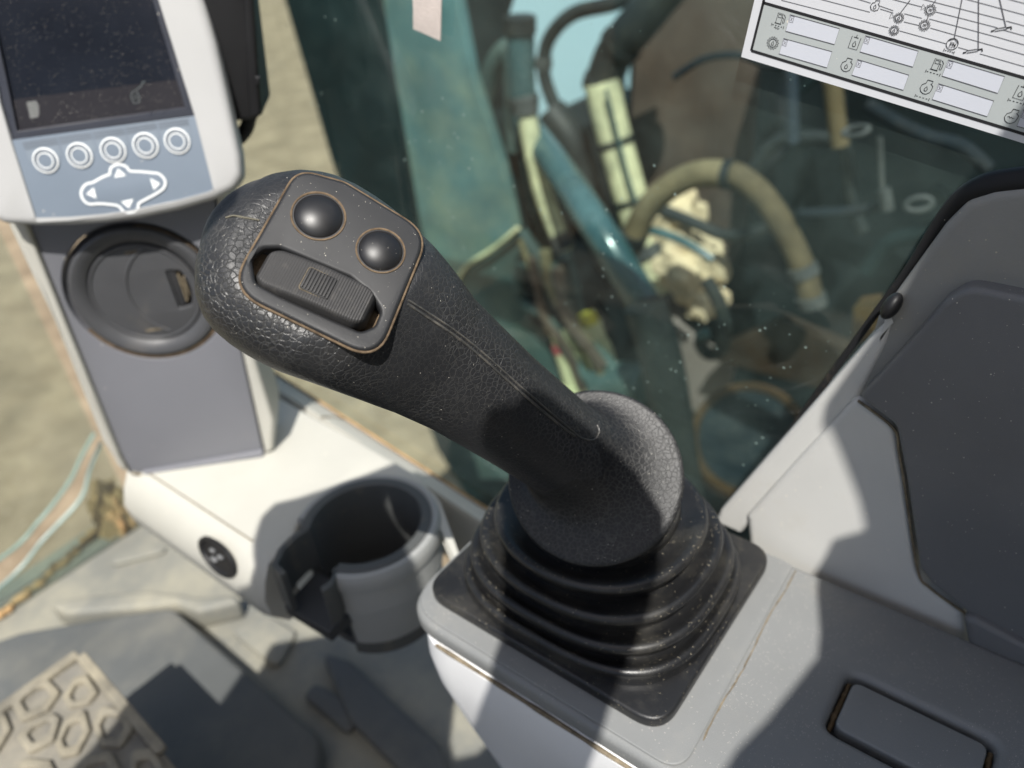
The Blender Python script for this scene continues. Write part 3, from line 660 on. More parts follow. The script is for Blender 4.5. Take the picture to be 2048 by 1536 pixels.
# ================================================================== rubber boot
BC = Vector((.2505, .1585, ZC))
def boot():
    root = thing('rubber_boot', BC, 'dusty black ribbed rubber boot on square base under the control stick', 'boot')
    fp = Frame((0, 0, ZC + .0042), (1, 0, 0), (0, 1, 0))
    slab('base_plate', [fillet([(.1855, .0865), (.3150, .0865), (.3150, .2330), (.1855, .2330)], .015, 8)], fp, .0072, BOOTM, root, .0018, seg=4)
    def ring(z, ax, ay, n, sh=(0, 0)):
        out = []
        for k in range(96):
            a = 2 * math.pi * k / 96; c = math.cos(a); s = math.sin(a)
            out.append(Vector((BC.x + sh[0] + ax * math.copysign(abs(c) ** (2 / n), c), BC.y + sh[1] + ay * math.copysign(abs(s) ** (2 / n), s), z)))
        return out
    rings = []
    zb = ZC + .0035
    # (height of fold crest, half width, half length, squareness)
    folds = [(.0095, .0622, .0705, 2.9), (.0215, .0602, .0672, 2.65), (.0345, .0568, .0618, 2.4), (.0465, .0518, .0545, 2.15)]
    sh = (-.0005, .0008)
    rings.append(ring(zb - .001, .0624, .0705, 3.1, sh))
    nxt = folds[1:] + [(.055, .0450, .0455, 2.0)]
    for (h, ax, ay, n), (h2, ax2, ay2, n2) in zip(folds, nxt):
        rings.append(ring(zb + h - .0062, ax - .0012, ay - .0012, n, sh))
        for a in range(0, 100, 14):
            r_ = .0027; rings.append(ring(zb + h - r_ + r_ * math.sin(math.radians(a)), ax - r_ + r_ * math.cos(math.radians(a)), ay - r_ + r_ * math.cos(math.radians(a)), n, sh))
        for k in (.25, .55, .85, 1.0):
            gx = (ax - .0027) + (ax2 - ax - .0010) * k; gy = (ay - .0027) + (ay2 - ay - .0010) * k
            rings.append(ring(zb + h - .0030 * math.sin(k * 1.9) ** 1.5, gx - .0022 * k, gy - .0022 * k, n + (n2 - n) * k, sh))
        rings.append(ring(zb + h + .0006, ax2 - .0056, ay2 - .0056, n2, sh)); rings.append(ring(zb + h + .0030, ax2 - .0040, ay2 - .0040, n2, sh))
    for h, a in ((.0530, .0405), (.0550, .0380), (.0565, .0320), (.0575, .024)): rings.append(ring(zb + h, a, a, 2, (0, .001)))
    loft('bellows', rings, BOOTM, root, angle=75)
boot()

# ================================================================== control stick
UX = (.813, .583); VX = (-.583, .813)              # along and across the stick in the photograph
DEP = [(-195, .2940), (-167, .2925), (-128, .2915), (-65, .2910), (21, .2910), (100, .2920), (164, .2955), (239, .3050), (301, .3150), (385, .3270), (468, .3390), (535, .3490), (602, .3590), (666, .3680), (720, .375)]
SEC = [(-197, 10, 66, .004, 2.0), (-190, -28, 90, .009, 2.1), (-178, -72, 122, .0135, 2.2), (-160, -104, 155, .0165, 2.3), (-128, -138, 190, .0190, 2.4), (-95, -156, 208, .0200, 2.5), (-65, -168, 216, .0208, 2.5), (-20, -177, 219, .0212, 2.5), (21, -180, 217, .0215, 2.5), (60, -180, 212, .0215, 2.5),
       (100, -178, 205, .0215, 2.45), (164, -167, 188, .0212, 2.4), (239, -147, 166, .0208, 2.3), (301, -130, 150, .0208, 2.25), (385, -116, 133, .0210, 2.2), (468, -103, 124, .0210, 2.15), (535, -96, 118, .0208, 2.1), (602, -90, 113, .0208, 2.1), (666, -86, 108, .0210, 2.0), (705, -84, 106, .0210, 2.0)]
def interp(tab, x):
    if x <= tab[0][0]: return tab[0][1]
    for (a, b), (c, d) in zip(tab, tab[1:]):
        if x <= c: t = (x - a) / (c - a); return b + (d - b) * t
    return tab[-1][1]
def stick_center(u, v): return atd(620 + UX[0] * u + VX[0] * v, 520 + UX[1] * u + VX[1] * v, interp(DEP, u))
VV = (CX * VX[0] - CY * VX[1]).normalized()
PO = atd(662, 530, .2745); PN = (CX * .27 + CY * .29 - CF * .95).normalized(); VT = (VV - PN * (VV @ PN)).normalized()
PU = (CX * .875 - CY * .484); PU = (PU - PN * (PU @ PN)).normalized()
PF = Frame(PO, PU, PN.cross(PU))                       # frame of the switch panel: u along the rocker, w out of the panel
COLC = atd(1188, 953, .366); AXT = (stick_center(535, 12) - stick_center(666, 12)).normalized()
COLN = (AXT * .18 + (CAM - COLC).normalized() * .82).normalized()
panel_px = [(595, 338), (690, 364), (858, 466), (754, 722), (458, 578)]
slot_px = [(503, 516), (528, 497), (560, 496), (700, 555), (742, 590), (762, 622), (750, 652), (722, 664), (560, 592), (512, 566)]
def joystick():
    root = thing('control_stick', COLC, 'black leather textured control stick with round buttons and ribbed rocker', 'joystick')
    # --- grip body: lofted sections, flat where the switch panel sits
    rings = []
    secs = []
    for u, lo, hi, t, n in SEC: secs.append((u * (.92 if u < 0 else 1), lo, hi, t, n))
    fine = []
    for a, b in zip(secs, secs[1:]):
        for j in range(4): k = j / 4; fine.append(tuple(x + (y - x) * k for x, y in zip(a, b)))
    fine.append(secs[-1])
    cen = [stick_center(s[0], (s[1] + s[2]) / 2) for s in fine]
    for i, (u, lo, hi, t, n) in enumerate(fine):
        kk = min(1, max(0, (300 - u) / 160)); VL = (VV * (1 - kk) + VT * kk).normalized()
        T = (cen[min(i + 2, len(cen) - 1)] - cen[max(i - 2, 0)]).normalized(); B = T.cross(VL).normalized()
        if B @ CF > 0: B = -B
        w_ = (hi - lo) / 2 * interp(DEP, u) / FPX * (1 + .05 * kk); r = []
        for k in range(64):
            a = 2 * math.pi * k / 64; c = math.cos(a); s = math.sin(a)
            p = cen[i] + VL * w_ * math.copysign(abs(c) ** (2 / n), c) + B * t * math.copysign(abs(s) ** (2 / n), s)
            h = (p - PO) @ PN
            if u < 260 and h > -.0012: p = p - PN * (h + .0012) * (1 if u < 170 else (260 - u) / 90)
            r.append(p)
        rings.append(r)
    V = [p for r in rings for p in r]; Fc = []; n = 64
    for i in range(len(rings) - 1):
        for k in range(n): Fc.append((i * n + k, i * n + (k + 1) % n, (i + 1) * n + (k + 1) % n, (i + 1) * n + k))
    Fc.append(tuple(range(n - 1, -1, -1))); Fc.append(tuple((len(rings) - 1) * n + k for k in range(n)))
    # --- flared collar: a thin disc that sweeps up into the stem
    i0 = max(k for k, q_ in enumerate(fine) if q_[0] <= 622); sec = rings[i0]; c0 = cen[i0]; RD = .0412; H0 = .0012
    flare = []
    def fb(p0, t):
        dr = p0 - c0; dr = (dr - COLN * (dr @ COLN)).normalized(); rim = COLC + dr * RD
        s_ = ((p0 - COLC) @ COLN - H0) / (AXT @ COLN); ft = p0 - AXT * s_
        d2 = ft - COLC; d2 = d2 - COLN * (d2 @ COLN)
        if d2.length > RD * .80: ft = ft - d2.normalized() * (d2.length - RD * .80)
        a = p0.lerp(ft, .86); b = rim.lerp(ft, .72)
        return p0 * (1 - t) ** 3 + a * 3 * t * (1 - t) ** 2 + b * 3 * t * t * (1 - t) + rim * t ** 3, rim, dr
    for t in [k / 22 for k in range(23)]: flare.append([fb(p, t)[0] for p in sec])
    flare[0] = [p + (c0 - p) * .05 for p in flare[0]]
    for dh, drr in ((-.0007, .0005), (-.0016, .0004), (-.0022, -.0006), (-.0026, -.004), (-.004, -.018)):
        flare.append([fb(p, 1)[1] + COLN * dh + fb(p, 1)[2] * drr for p in sec])
    col = loft('collar', flare, COLLAR, root, False, True, 60)
    bm = bmesh.new(); me = mesh_from(V, Fc); bm.from_mesh(me); bpy.data.meshes.remove(me)
    bmesh.ops.remove_doubles(bm, verts=bm.verts, dist=1e-5); bmesh.ops.recalc_face_normals(bm, faces=bm.faces)
    me = bpy.data.meshes.new('m'); bm.to_mesh(me); bm.free()
    ob = bpy.data.objects.new('tmp', me); COL.objects.link(ob)
    md = ob.modifiers.new('r', 'REMESH'); md.mode = 'VOXEL'; md.voxel_size = .0009; md.use_smooth_shade = True
    s = ob.modifiers.new('s', 'SMOOTH'); s.iterations = 9; s.factor = .5
    dg = bpy.context.evaluated_depsgraph_get(); me2 = bpy.data.meshes.new_from_object(ob.evaluated_get(dg))
    bpy.data.objects.remove(ob); bpy.data.meshes.remove(me)
    # --- smooth the throat between stem and collar a little more, and sink the rocker's well
    slot = [Vector(PF.px(*p)) for p in slot_px]
    sc = sum(slot, Vector((0, 0))) / len(slot)
    big = [sc + (p - sc) * 1.06 for p in slot]
    def inside(p, poly):
        c = False; j = len(poly) - 1
        for i in range(len(poly)):
            a = poly[i]; b = poly[j]
            if (a.y > p.y) != (b.y > p.y) and p.x < (b.x - a.x) * (p.y - a.y) / (b.y - a.y) + a.x: c = not c
            j = i
        return c
    for v in me2.vertices:
        d = v.co - PO; h = d @ PN
        if -.006 < h < .004:
            l = Vector((d @ PF.u, d @ PF.v))
            if inside(l, big): v.co -= PN * .0085
    g = finish('grip', me2, LEATHER, root, True, 180)
    nv = len(me2.vertices)
    bvh = BVHTree.FromPolygons([v.co + COLC for v in me2.vertices] + [v.co + COLC for v in col.data.vertices], [tuple(p.vertices) for p in me2.polygons] + [tuple(k + nv for k in p.vertices) for p in col.data.polygons])
    def hit(px, py): r_ = ray(px, py).normalized(); h = bvh.ray_cast(CAM, r_); return h
    # --- seam down the grip with its rounded tongue, and the short seam at the crown
    def seam(name, pxs, r, material, lift=.0001):
        pts = []
        for x, y, _ in catmull([Vector((a, b, 0)) for a, b in pxs], 10):
            h = hit(x, y)
            if h[0]: pts.append(h[0] + h[1] * lift)
        return tube(name, pts, r, material, g, 6)
    seamm = mat('seam_ridge', (.05, .05, .048), .35, .6, .1, 80, dust=.45, dustscale=200, dustcol=(.34, .30, .24))
    seam('seam_ridge', [(815, 608), (860, 638), (910, 672), (960, 712), (1005, 752), (1050, 792), (1095, 830), (1130, 858), (1150, 872)], .00055, seamm)
    seam('seam_ridge', [(816, 600), (862, 629), (914, 664), (964, 704), (1010, 745), (1056, 786), (1100, 824), (1135, 853), (1160, 874), (1185, 880), (1198, 866), (1194, 850)], .0004, seamm)
    seam('crown_seam', [(519, 441), (492, 436), (468, 432), (452, 436)], .0004, mat('seam_pale', (.13, .12, .09), .7, .3, .2, 80))
    # --- switch panel
    P = fillet([PF.px(*p) for p in panel_px], [.0085, .012, .0125, .0105, .0125], 9); S = fillet([PF.px(*p) for p in slot_px], .0035, 5)
    pan = slab('switch_panel', [P, S[::-1]], PF, .0050, BLACKP, root, .0016, back=.0007, seg=5)
    def ringtube(name, pts, r, lift, parent, material): return tube(name, [PF.p(a, b, lift) for a, b in pts], r, material, parent, 8, True)
    c0 = Vector((sum(p[0] for p in P) / len(P), sum(p[1] for p in P) / len(P)))
    ringtube('dust_gap', [tuple(c0 + (Vector(p) - c0) * 1.004) for p in P], .00052, -.0006, pan, DUSTY)
    # --- buttons
    for bx, by, rx in ((637, 434, 52), (761, 503, 48)):
        c = PF.px(bx, by); rad = rx * .2745 / FPX; f_ = Frame(PF.p(*c, 0), PF.u, PF.v)
        prof = [(.0, .0036)] + [(rad * .0965 * k, .0036 - .0024 * (k / 10) ** 2 - .0008 * (k / 10) ** 8) for k in range(1, 11)] + [(rad * .965, -.001), (0, -.001)]
        bt = lathe('push_button', prof, f_, BUTTONM, root, 56, angle=60)
        lathe('dust_ring', [(rad * .965, .0005), (rad * 1.0, .0010), (rad * 1.055, .0011), (rad * 1.075, .0004), (rad * .965, .0003)], f_, DUSTY, bt, 56)
    # --- rocker: arched ribbed top
    c = Vector(PF.px(633, 577)); d = (Vector(PF.px(735, 625)) - Vector(PF.px(530, 532))); Lh = d.length / 2 + .0016; d.normalize(); e = Vector((-d.y, d.x)); Wh = .0086
    nx, ny = 190, 22; V = []; Fc = []
    rf = Frame(PF.p(*c, 0), PF.u * d.x + PF.v * d.y, PF.u * e.x + PF.v * e.y)
    for i in range(nx + 1):
        s_ = -1 + 2 * i / nx
        for j in range(ny + 1):
            q_ = -1 + 2 * j / ny
            x = s_ * Lh; wq = Wh * (1 - .10 * abs(s_) ** 4) * (1 - max(0, (abs(s_) - .72) / .28) ** 2.4 * .45)
            y = q_ * wq
            edge = min(1, (1 - abs(q_)) / .22) ; edx = min(1, (1 - abs(s_)) / .12)
            rim = math.sqrt(max(0, 1 - (1 - edge) ** 2)) * math.sqrt(max(0, 1 - (1 - edx) ** 2))
            z = -.0055 + (.0098 + .0016 * s_ - .0030 * s_ * s_ * .8) * (.12 + .88 * rim)
            rib = .00014 * math.sin(s_ * Lh / .00048 * math.pi) if rim > .9 else 0
            V.append(rf.p(x, y, z + rib))
    for i in range(nx):
        for j in range(ny): a = i * (ny + 1) + j; Fc.append((a, a + ny + 1, a + ny + 2, a + 1))
    rk = finish('rocker_switch', mesh_from(V, Fc), ROCKERM, root, True, 70)
    # skirt under the rocker
    sk = [(x * 1.0, y) for x, y in fillet([(-Lh * .95, -Wh * .88), (Lh * .95, -Wh * .88), (Lh * .95, Wh * .88), (-Lh * .95, Wh * .88)], .007, 5)]
    slab('rocker_skirt', [sk], rf, .008, BLACKP, rk, .001, back=-.0046)
    ins = Frame(rf.p(.0006, .0002, .0046), rf.u, rf.v)
    io = fillet([(-.0056, -.0046), (.0056, -.0046), (.0056, .0046), (-.0056, .0046)], .0012, 4)
    slab('inset_pad', [io], ins, .0014, DUSTLINE, rk, .0002, back=-.0002)
    slab('inset_face', [[(x * .95, y * .95) for x, y in io]], ins, .0014, BLACK, rk, .0003, back=.0001)
    for k in range(9):
        x = -.0046 + .0092 * k / 8
        slab('inset_rib', [[(x - .00032, -.0040), (x + .00032, -.0040), (x + .00032, .0040), (x - .00032, .0040)]], ins, .0008, ROCKERM, rk, .0002, back=.0006)
    # dust packed in the two ends of the well
    for ex, s_ in ((PF.px(510, 527), -1), (PF.px(741, 643), 1)):
        f_ = Frame(PF.p(*ex, -.0062), PF.u, PF.v)
        slab('well_dust', [fillet([(-.0065, -.0075), (.0065, -.0075), (.0065, .0075), (-.0065, .0075)], .004, 5)], f_, .003, DUSTY, root, .001)
joystick()

# ================================================================== pillar, vent
PP = Vector((.169, .549, ZD)); PNR = Vector((-.70, -.72, 0)).normalized(); PLF = Frame(PP, Vector((.72, -.70, 0)), (0, 0, 1))
if PLF.w @ PNR < 0: raise RuntimeError('pillar frame')
vc = Vector(PLF.px(291, 588)); VR = .0485
def pillar():
    root = thing('windscreen_pillar', PP + Vector((.04, -.04, 0)), 'slate grey corner pillar with cream edges rising from the dash', 'pillar')
    f = PLF
    face = [f.px(*p) for p in ((-14, 280), (395, 230), (430, 402), (478, 684), (527, 906), (500, 918), (430, 930), (365, 948), (300, 950), (262, 942), (240, 905), (61, 456))]
    slab('face', [face, circle(vc.x, vc.y, VR + .0035, 64)[::-1]], f, .010, SLATE, root, .0012)
    # shallow scoop behind the vent
    lathe('scoop', [(VR + .0028, -.002), (VR - .002, -.012), (VR - .006, -.016), (0, -.016)], Frame(f.p(vc.x, vc.y), f.u, f.v), SLATE, root, 64)
    # lower lip, folded towards the seat
    low = [f.px(*p) for p in ((286, 940), (526, 898), (530, 912), (440, 930), (380, 946), (330, 956), (296, 952))]
    slab('lower_lip', [low], f, .006, SLATE, root, .002, back=.0035)
    lt = [f.px(*p) for p in ((-48, 280), (-20, 280), (55, 456), (238, 905), (258, 944), (240, 936), (205, 880), (108, 640), (62, 545), (20, 455))]
    slab('left_trim', [lt], f, .020, CREAM, root, .004, back=.002)
    lt2 = [f.px(*p) for p in ((-30, 280), (-14, 280), (61, 456), (243, 908), (236, 906), (40, 456))]
    slab('left_bead', [lt2], f, .016, CREAM, root, .0016, back=.0042)
    rt = [f.px(*p) for p in ((398, 230), (432, 400), (480, 684), (530, 908), (547, 900), (548, 838), (500, 684), (452, 400), (420, 230))]
    slab('right_trim', [rt], f, .045, CREAM, root, .0035, back=.001)
    tube('dust_line', catmull([f.p(*f.px(*p), .0012) for p in ((262, 944), (300, 951), (345, 955))], 5), .001, DUSTLINE, root, 6)
pillar()

def vent():
    fr = Frame(PLF.p(vc.x, vc.y, 0), PLF.u, PLF.v)
    root = thing('air_vent', fr.o, 'round charcoal air vent with half closed flap on the slate pillar', 'vent')
    R_ = VR
    lathe('ring', [(R_, -.010), (R_, -.001), (R_ * .985, .0016), (R_ * .95, .0026), (R_ * .90, .0024), (R_ * .83, .0008), (R_ * .765, -.0016), (R_ * .745, -.003), (R_ * .74, -.009)], fr, VENTM, root, 72)
    # fine teeth round the ring
    n = 132; V = []; Fc = []
    for k in range(n):
        a = 2 * math.pi * k / n; ca, sa = math.cos(a), math.sin(a); t = Vector((-sa, ca))
        for rr, hh, ww in ((R_ * .988, .0006, .0006), (R_ * 1.012, -.0010, .0005), (R_ * 1.012, -.004, .0005), (R_ * .988, -.004, .0006)):
            for sg in (-1, 1): V.append(fr.p(rr * ca + t.x * ww * sg, rr * sa + t.y * ww * sg, hh))
        b = k * 8; Fc += [(b, b + 1, b + 3, b + 2), (b + 2, b + 3, b + 5, b + 4), (b, b + 2, b + 4, b + 6), (b + 1, b + 7, b + 5, b + 3)]
    o = finish('knurling', mesh_from(V, Fc), VENTM, root, False); o['kind'] = 'stuff'
    lathe('dust_rim', [(R_ * 1.015, -.001), (R_ * 1.035, .0004), (R_ * 1.055, .0002), (R_ * 1.04, -.002)], fr, DUSTY, root, 60, 205, 330)
    lathe('dust_rim', [(R_ * 1.01, -.001), (R_ * 1.022, .0004), (R_ * 1.03, .0002), (R_ * 1.02, -.002)], fr, DUSTY, root, 60, 20, 80)
    r1 = R_ * .735
    # disc with a window cut out on the right, and the crescent flap over it
    disc = circle(0, 0, r1, 64)
    win = [(r1 * .50, r1 * .42)] + [(x, y) for x, y in arc(0, 0, r1 * .84, 26, -26, 8)] + [(r1 * .50, -r1 * .42)]
    slab('disc', [disc, fillet(win, .0015, 3)[::-1]], fr, .003, VENTM, root, .0009, back=-.0012)
    cres = [(r1 * 1.27 * math.cos(math.radians(a)) * .74 + r1 * .62, r1 * .98 * math.sin(math.radians(a))) for a in range(112, 249, 6)]
    cres = [p for p in cres if p[0] ** 2 + p[1] ** 2 < (r1 * .97) ** 2]
    tube('flap_ridge', [fr.p(x, y, -.0012) for x, y in cres], .0010, VENTM, root, 8)
    tube('disc_ridge', [fr.p(x, y, -.0013) for x, y in circle(0, 0, r1 * .99, 60)], .0011, VENTM, root, 8, True)
    for k in range(4):
        x = r1 * (.55 + .07 * k); h = math.sqrt(max(.0, .82 ** 2 - (.55 + .07 * k) ** 2)) * r1 * .66
        slab('louvre', [[(x - .0006, -h), (x + .0006, -h), (x + .0006, h), (x - .0006, h)]], fr, .006, DUSTLINE if k > 1 else VENTM, root, .0002, back=-.0022)
    lathe('duct', [(0, -.012), (r1, -.012), (r1, -.009)], fr, BLACK, root, 40)
    for y, x0, x1 in ((r1 * .86, -.10, .18), (-r1 * .80, -.26, .12)):
        slab('slot_mark', [[(r1 * x0, y - .0007), (r1 * x1, y - .0007), (r1 * x1, y + .0007), (r1 * x0, y + .0007)]], fr, .0012, DUSTLINE, root, .0002, back=-.0008)
vent()

# ================================================================== monitor
def monitor():
    up = (CX * -.140 + CY * .933 - CF * .329).normalized()
    O = atd(250, 410, .480); fr = Frame(O, Vector((.72, -.694, 0)) - up * (Vector((.72, -.694, 0)) @ up), up)
    if fr.w @ CF > 0: raise RuntimeError('monitor frame')
    def c(x, y): return fr.px(x * .3418, y * .3418)
    root = thing('monitor', O + fr.w * -.03, 'white framed display monitor with row of round keys and arrow pad', 'monitor')
    outer = [c(*p) for p in ((-330, -700), (1010, -700), (1060, -560), (1190, 0), (1262, 260), (1340, 620), (1405, 930), (1412, 1040), (1372, 1108), (1250, 1168), (1030, 1232), (800, 1280), (600, 1306), (400, 1320), (200, 1322), (20, 1312), (-30, 1290), (-70, 1200), (-330, 100))]
    hole = [c(*p) for p in ((-230, -600), (770, -600), (925, 0), (1138, 682), (1250, 1115), (1040, 1172), (640, 1255), (420, 1284), (215, 1296), (66, 826), (0, 600))]
    cen = Vector(c(560, 300))
    def polar(poly, k):
        d = Vector((math.cos(k), math.sin(k))); best = 0
        for a_, b_ in zip(poly, poly[1:] + poly[:1]):
            a_ = Vector(a_) - cen; b_ = Vector(b_) - cen; e_ = b_ - a_; den = d.x * e_.y - d.y * e_.x
            if abs(den) < 1e-12: continue
            t_ = (a_.x * e_.y - a_.y * e_.x) / den; q2 = (a_.x * d.y - a_.y * d.x) / den
            if t_ > 0 and -1e-9 <= q2 <= 1 + 1e-9: best = max(best, t_)
        return best
    of = fillet(outer, [.005, .005, .01, 0, 0, 0, 0, .008, .012, .01, 0, 0, 0, 0, 0, .008, .01, .01, .005], 5)
    angs = [2 * math.pi * k / 360 for k in range(360)]; ro = [polar(of, k) for k in angs]; ri = [polar(hole, k) for k in angs]
    def rg(f): return [fr.p(cen.x + f(a_, b_)[0] * math.cos(k), cen.y + f(a_, b_)[0] * math.sin(k), f(a_, b_)[1]) for a_, b_, k in zip(ri, ro, angs)]
    rings = [rg(lambda a_, b_: (a_, -.008)), rg(lambda a_, b_: (a_, -.0006)), rg(lambda a_, b_: (a_ + .0006, 0)), rg(lambda a_, b_: (b_ - .0055, 0)), rg(lambda a_, b_: (b_ - .0032, -.0006)), rg(lambda a_, b_: (b_ - .0014, -.0018)),
             rg(lambda a_, b_: (b_ - .0003, -.0040)), rg(lambda a_, b_: (b_, -.0065)), rg(lambda a_, b_: (b_, -.014)), rg(lambda a_, b_: (b_ - .004, -.030))]
    loft('housing', rings, HOUSING, root, False, False, 40)
    rear = [tuple(Vector(p) * .9 for p in [q_])[0] for q_ in outer]
    slab('rear_case', [[(p.x, p.y) for p in rear]], fr, .022, HOUSING, root, .004, back=-.0285)
    pad = [c(*p) for p in ((60, 820), (1142, 676), (1256, 1118), (1042, 1178), (640, 1262), (420, 1290), (210, 1302))]
    slab('keypad', [pad], fr, .004, PADBLUE, root, .0004, back=-.0012)
    # screen set deeper, inside a dark stepped frame
    scr_o = [c(*p) for p in ((-300, -660), (760, -660), (932, 0), (1140, 676), (62, 824), (-10, 560))]
    scr_i = [c(*p) for p in ((-200, -560), (720, -560), (885, 0), (1075, 625), (92, 766), (30, 460))]
    slab('screen_frame', [scr_o, scr_i[::-1]], fr, .005, SCREENF, root, .0008, back=-.0020)
    slab('screen', [[c(*p) for p in ((-240, -600), (760, -600), (915, 0), (1110, 660), (75, 805), (0, 560))]], fr, .003, SCREEN, root, 0, back=-.0045)
    bar = bmesh.new(); fill_mesh(bar, [c(*p) for p in ((60, 580), (1030, 462), (1075, 625), (92, 766))], fr, -.0042); bmobj('screen_status_bar', bar, SCREENBAR, root)
    ghost = mat('screen_mark', (.16, .165, .16), .4, .5, .1, 60); mk = bmesh.new()
    for k in range(7): stroke_mesh(mk, [c(137 + k * 3.2, 603 + k * 14), c(205 - abs(3 - k) * 1 + k * 1.5 - (6 if k in (0, 6) else 0), 594 + k * 14)], .0010, fr, -.0041)
    bmobj('screen_icon', mk, ghost, root)
    m3 = bmesh.new(); stroke_mesh(m3, [c(752, 560), c(770, 604), c(800, 598), c(804, 572), c(782, 520), c(765, 535)], .0008, fr, -.0041, True); stroke_mesh(m3, [c(768, 575), c(782, 548), c(790, 580)], .0007, fr, -.0041, True); stroke_mesh(m3, [c(790, 520), c(815, 500), c(822, 478), c(838, 476)], .0008, fr, -.0041)
    bmobj('screen_icon', m3, mat('screen_mark_dim', (.05, .06, .06), .4, .5), root)
    # ghosted guide tabs above the keys
    tabs = bmesh.new()
    xs = [(125, 830, 325, 800, 358, 915, 168, 950), (335, 798, 522, 770, 560, 880, 378, 920), (533, 768, 715, 745, 750, 850, 578, 888), (725, 742, 905, 715, 930, 815, 762, 855), (918, 712, 1095, 690, 1115, 795, 950, 830)]
    for q_ in xs:
        fill_mesh(tabs, [c(q_[0], q_[1]), c(q_[2], q_[3]), c(q_[4], q_[5]), c(q_[6], q_[7])], fr, -.0010)
    bmobj('key_tabs', tabs, KEYLIGHT, root)
    dk = bmesh.new()
    for q_ in xs:
        for k in range(3): f_ = .08 + .13 * k; stroke_mesh(dk, [c(q_[0] + (q_[6] - q_[0]) * f_, q_[1] + (q_[7] - q_[1]) * f_), c(q_[2] + (q_[4] - q_[2]) * f_, q_[3] + (q_[5] - q_[3]) * f_)], .0006, fr, -.0008)
    bmobj('tab_lines', dk, mat('keypad_dark', (.12, .14, .17), .5, .4), root)
    kd = mat('key_dark', (.10, .125, .16), .35, .45, .05, 40)
    for x, y in ((265, 940), (463, 910), (660, 880), (850, 852), (1035, 826)):
        a = Vector(c(x, y)); rr = (Vector(c(x + 74, y - 10)) - a).length; f_ = Frame(fr.p(a.x, a.y, -.0012), fr.u, fr.v)
        key = lathe('key', [(0, .0012), (rr * .55, .0011), (rr * .7, .0009), (rr * 1.06, .0003), (rr * 1.06, -.0004)], f_, PADBLUE, root, 40)
        lathe('outer_ring', [(rr * .87, .0009), (rr * .885, .0012), (rr * .99, .0010), (rr * 1.01, .0005)], f_, PRINTW, key, 40)
        lathe('inner_ring', [(rr * .54, .0012), (rr * .555, .0015), (rr * .635, .0014), (rr * .65, .0010)], f_, PRINTW, key, 40)
        lathe('gap_ring', [(rr * .67, .00105), (rr * .72, .00125), (rr * .82, .0012), (rr * .84, .0008)], f_, kd, key, 40)
    nav = catmull([Vector((*c(*p), 0)) for p in ((642, 1000), (655, 975), (695, 962), (738, 975), (760, 1000), (820, 1004), (878, 1010), (930, 1018), (964, 1055), (958, 1098), (915, 1132), (860, 1162), (812, 1190), (805, 1222), (770, 1242), (725, 1238), (692, 1206), (640, 1196), (578, 1192), (520, 1194), (484, 1165), (474, 1120), (500, 1080), (545, 1066), (595, 1038), (642, 1020))], 5)
    navp = [(p.x, p.y) for p in nav]
    np_ = slab('arrow_pad', [navp], fr, .003, PADBLUE, root, .0006, back=-.0004)
    bm = bmesh.new(); stroke_mesh(bm, navp, .0013, fr, -.0002, True); bmobj('pad_outline', bm, PRINTW, np_)
    for t in (((690, 985), (738, 1028), (668, 1040)), ((878, 1042), (936, 1074), (900, 1112)), ((548, 1096), (564, 1162), (504, 1135)), ((708, 1180), (780, 1164), (754, 1218))):
        bm = bmesh.new(); fill_mesh(bm, [c(*p) for p in t], fr, -.0001); bmobj('arrow', bm, PRINTW, np_)
    slab('mount_arm', [[(-.05, -.02), (.02, -.02), (.02, .06), (-.05, .06)]], fr, .06, SLATE, root, .004, back=-.0505)
monitor()

def relay_box():
    root = thing('cable_box', PLF.p(.10, .30, -.03), 'black box with curved cable behind the white monitor', 'box')
    f = Frame(PLF.p(0, 0, -.012), PLF.u, PLF.v)
    slab('body', [[f.px(*p) for p in ((360, -260), (478, -260), (494, -10), (524, 226), (512, 240), (440, 246))]], f, .05, BLACK, root, .003)
    slab('side_rib', [[f.px(*p) for p in ((478, -260), (494, -260), (508, -10), (524, 228), (498, 234))]], f, .02, BLACK, root, .002, back=.004)
    slab('clip', [[f.px(*p) for p in ((512, 148), (522, 150), (522, 166), (514, 168))]], f, .008, BLACK, root, .001, back=.006)
    tube('cable', catmull([f.p(*f.px(*p), -.015) for p in ((496, 225), (492, 250), (486, 270), (470, 290), (440, 310))], 8), .0045, BLACK, root, 12)
relay_box()

# ================================================================== outside: boom foot, hoses and pipes beyond the window
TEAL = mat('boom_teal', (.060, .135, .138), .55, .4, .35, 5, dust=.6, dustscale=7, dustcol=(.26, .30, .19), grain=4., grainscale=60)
DTEAL = mat('boom_dark', (.006, .015, .016), .75, .2, .4, 6, dust=.15, dustscale=9, dustcol=(.04, .05, .04))  # boom teal darkened; the shade is put into the colour
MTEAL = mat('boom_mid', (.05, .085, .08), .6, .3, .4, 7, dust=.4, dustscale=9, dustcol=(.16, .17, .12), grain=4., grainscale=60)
DARKM = mat('engine_shade', (.006, .010, .011), .8, .15, .6, 5, dust=.1, dustscale=10, dustcol=(.05, .045, .03))  # near-black colour carries the shade of the engine bay
PALEB = mat('pale_blue_backdrop', (.36, .52, .57), .6, .3, .06, 2)
BROWN = mat('reflection_hose_brown', (.085, .062, .047), .75, .2, .35, 6, dust=.3, dustscale=12, dustcol=(.15, .12, .09), grain=4., grainscale=60)
HOSEB = mat('hose_black', (.014, .018, .018), .55, .35, .3, 20, dust=.3, dustscale=22, dustcol=(.09, .09, .06))
HOSEY = mat('hose_dusty', (.58, .57, .35), .8, .2, .35, 22, dust=.5, dustscale=26, dustcol=(.10, .14, .12), grain=3., grainscale=120)
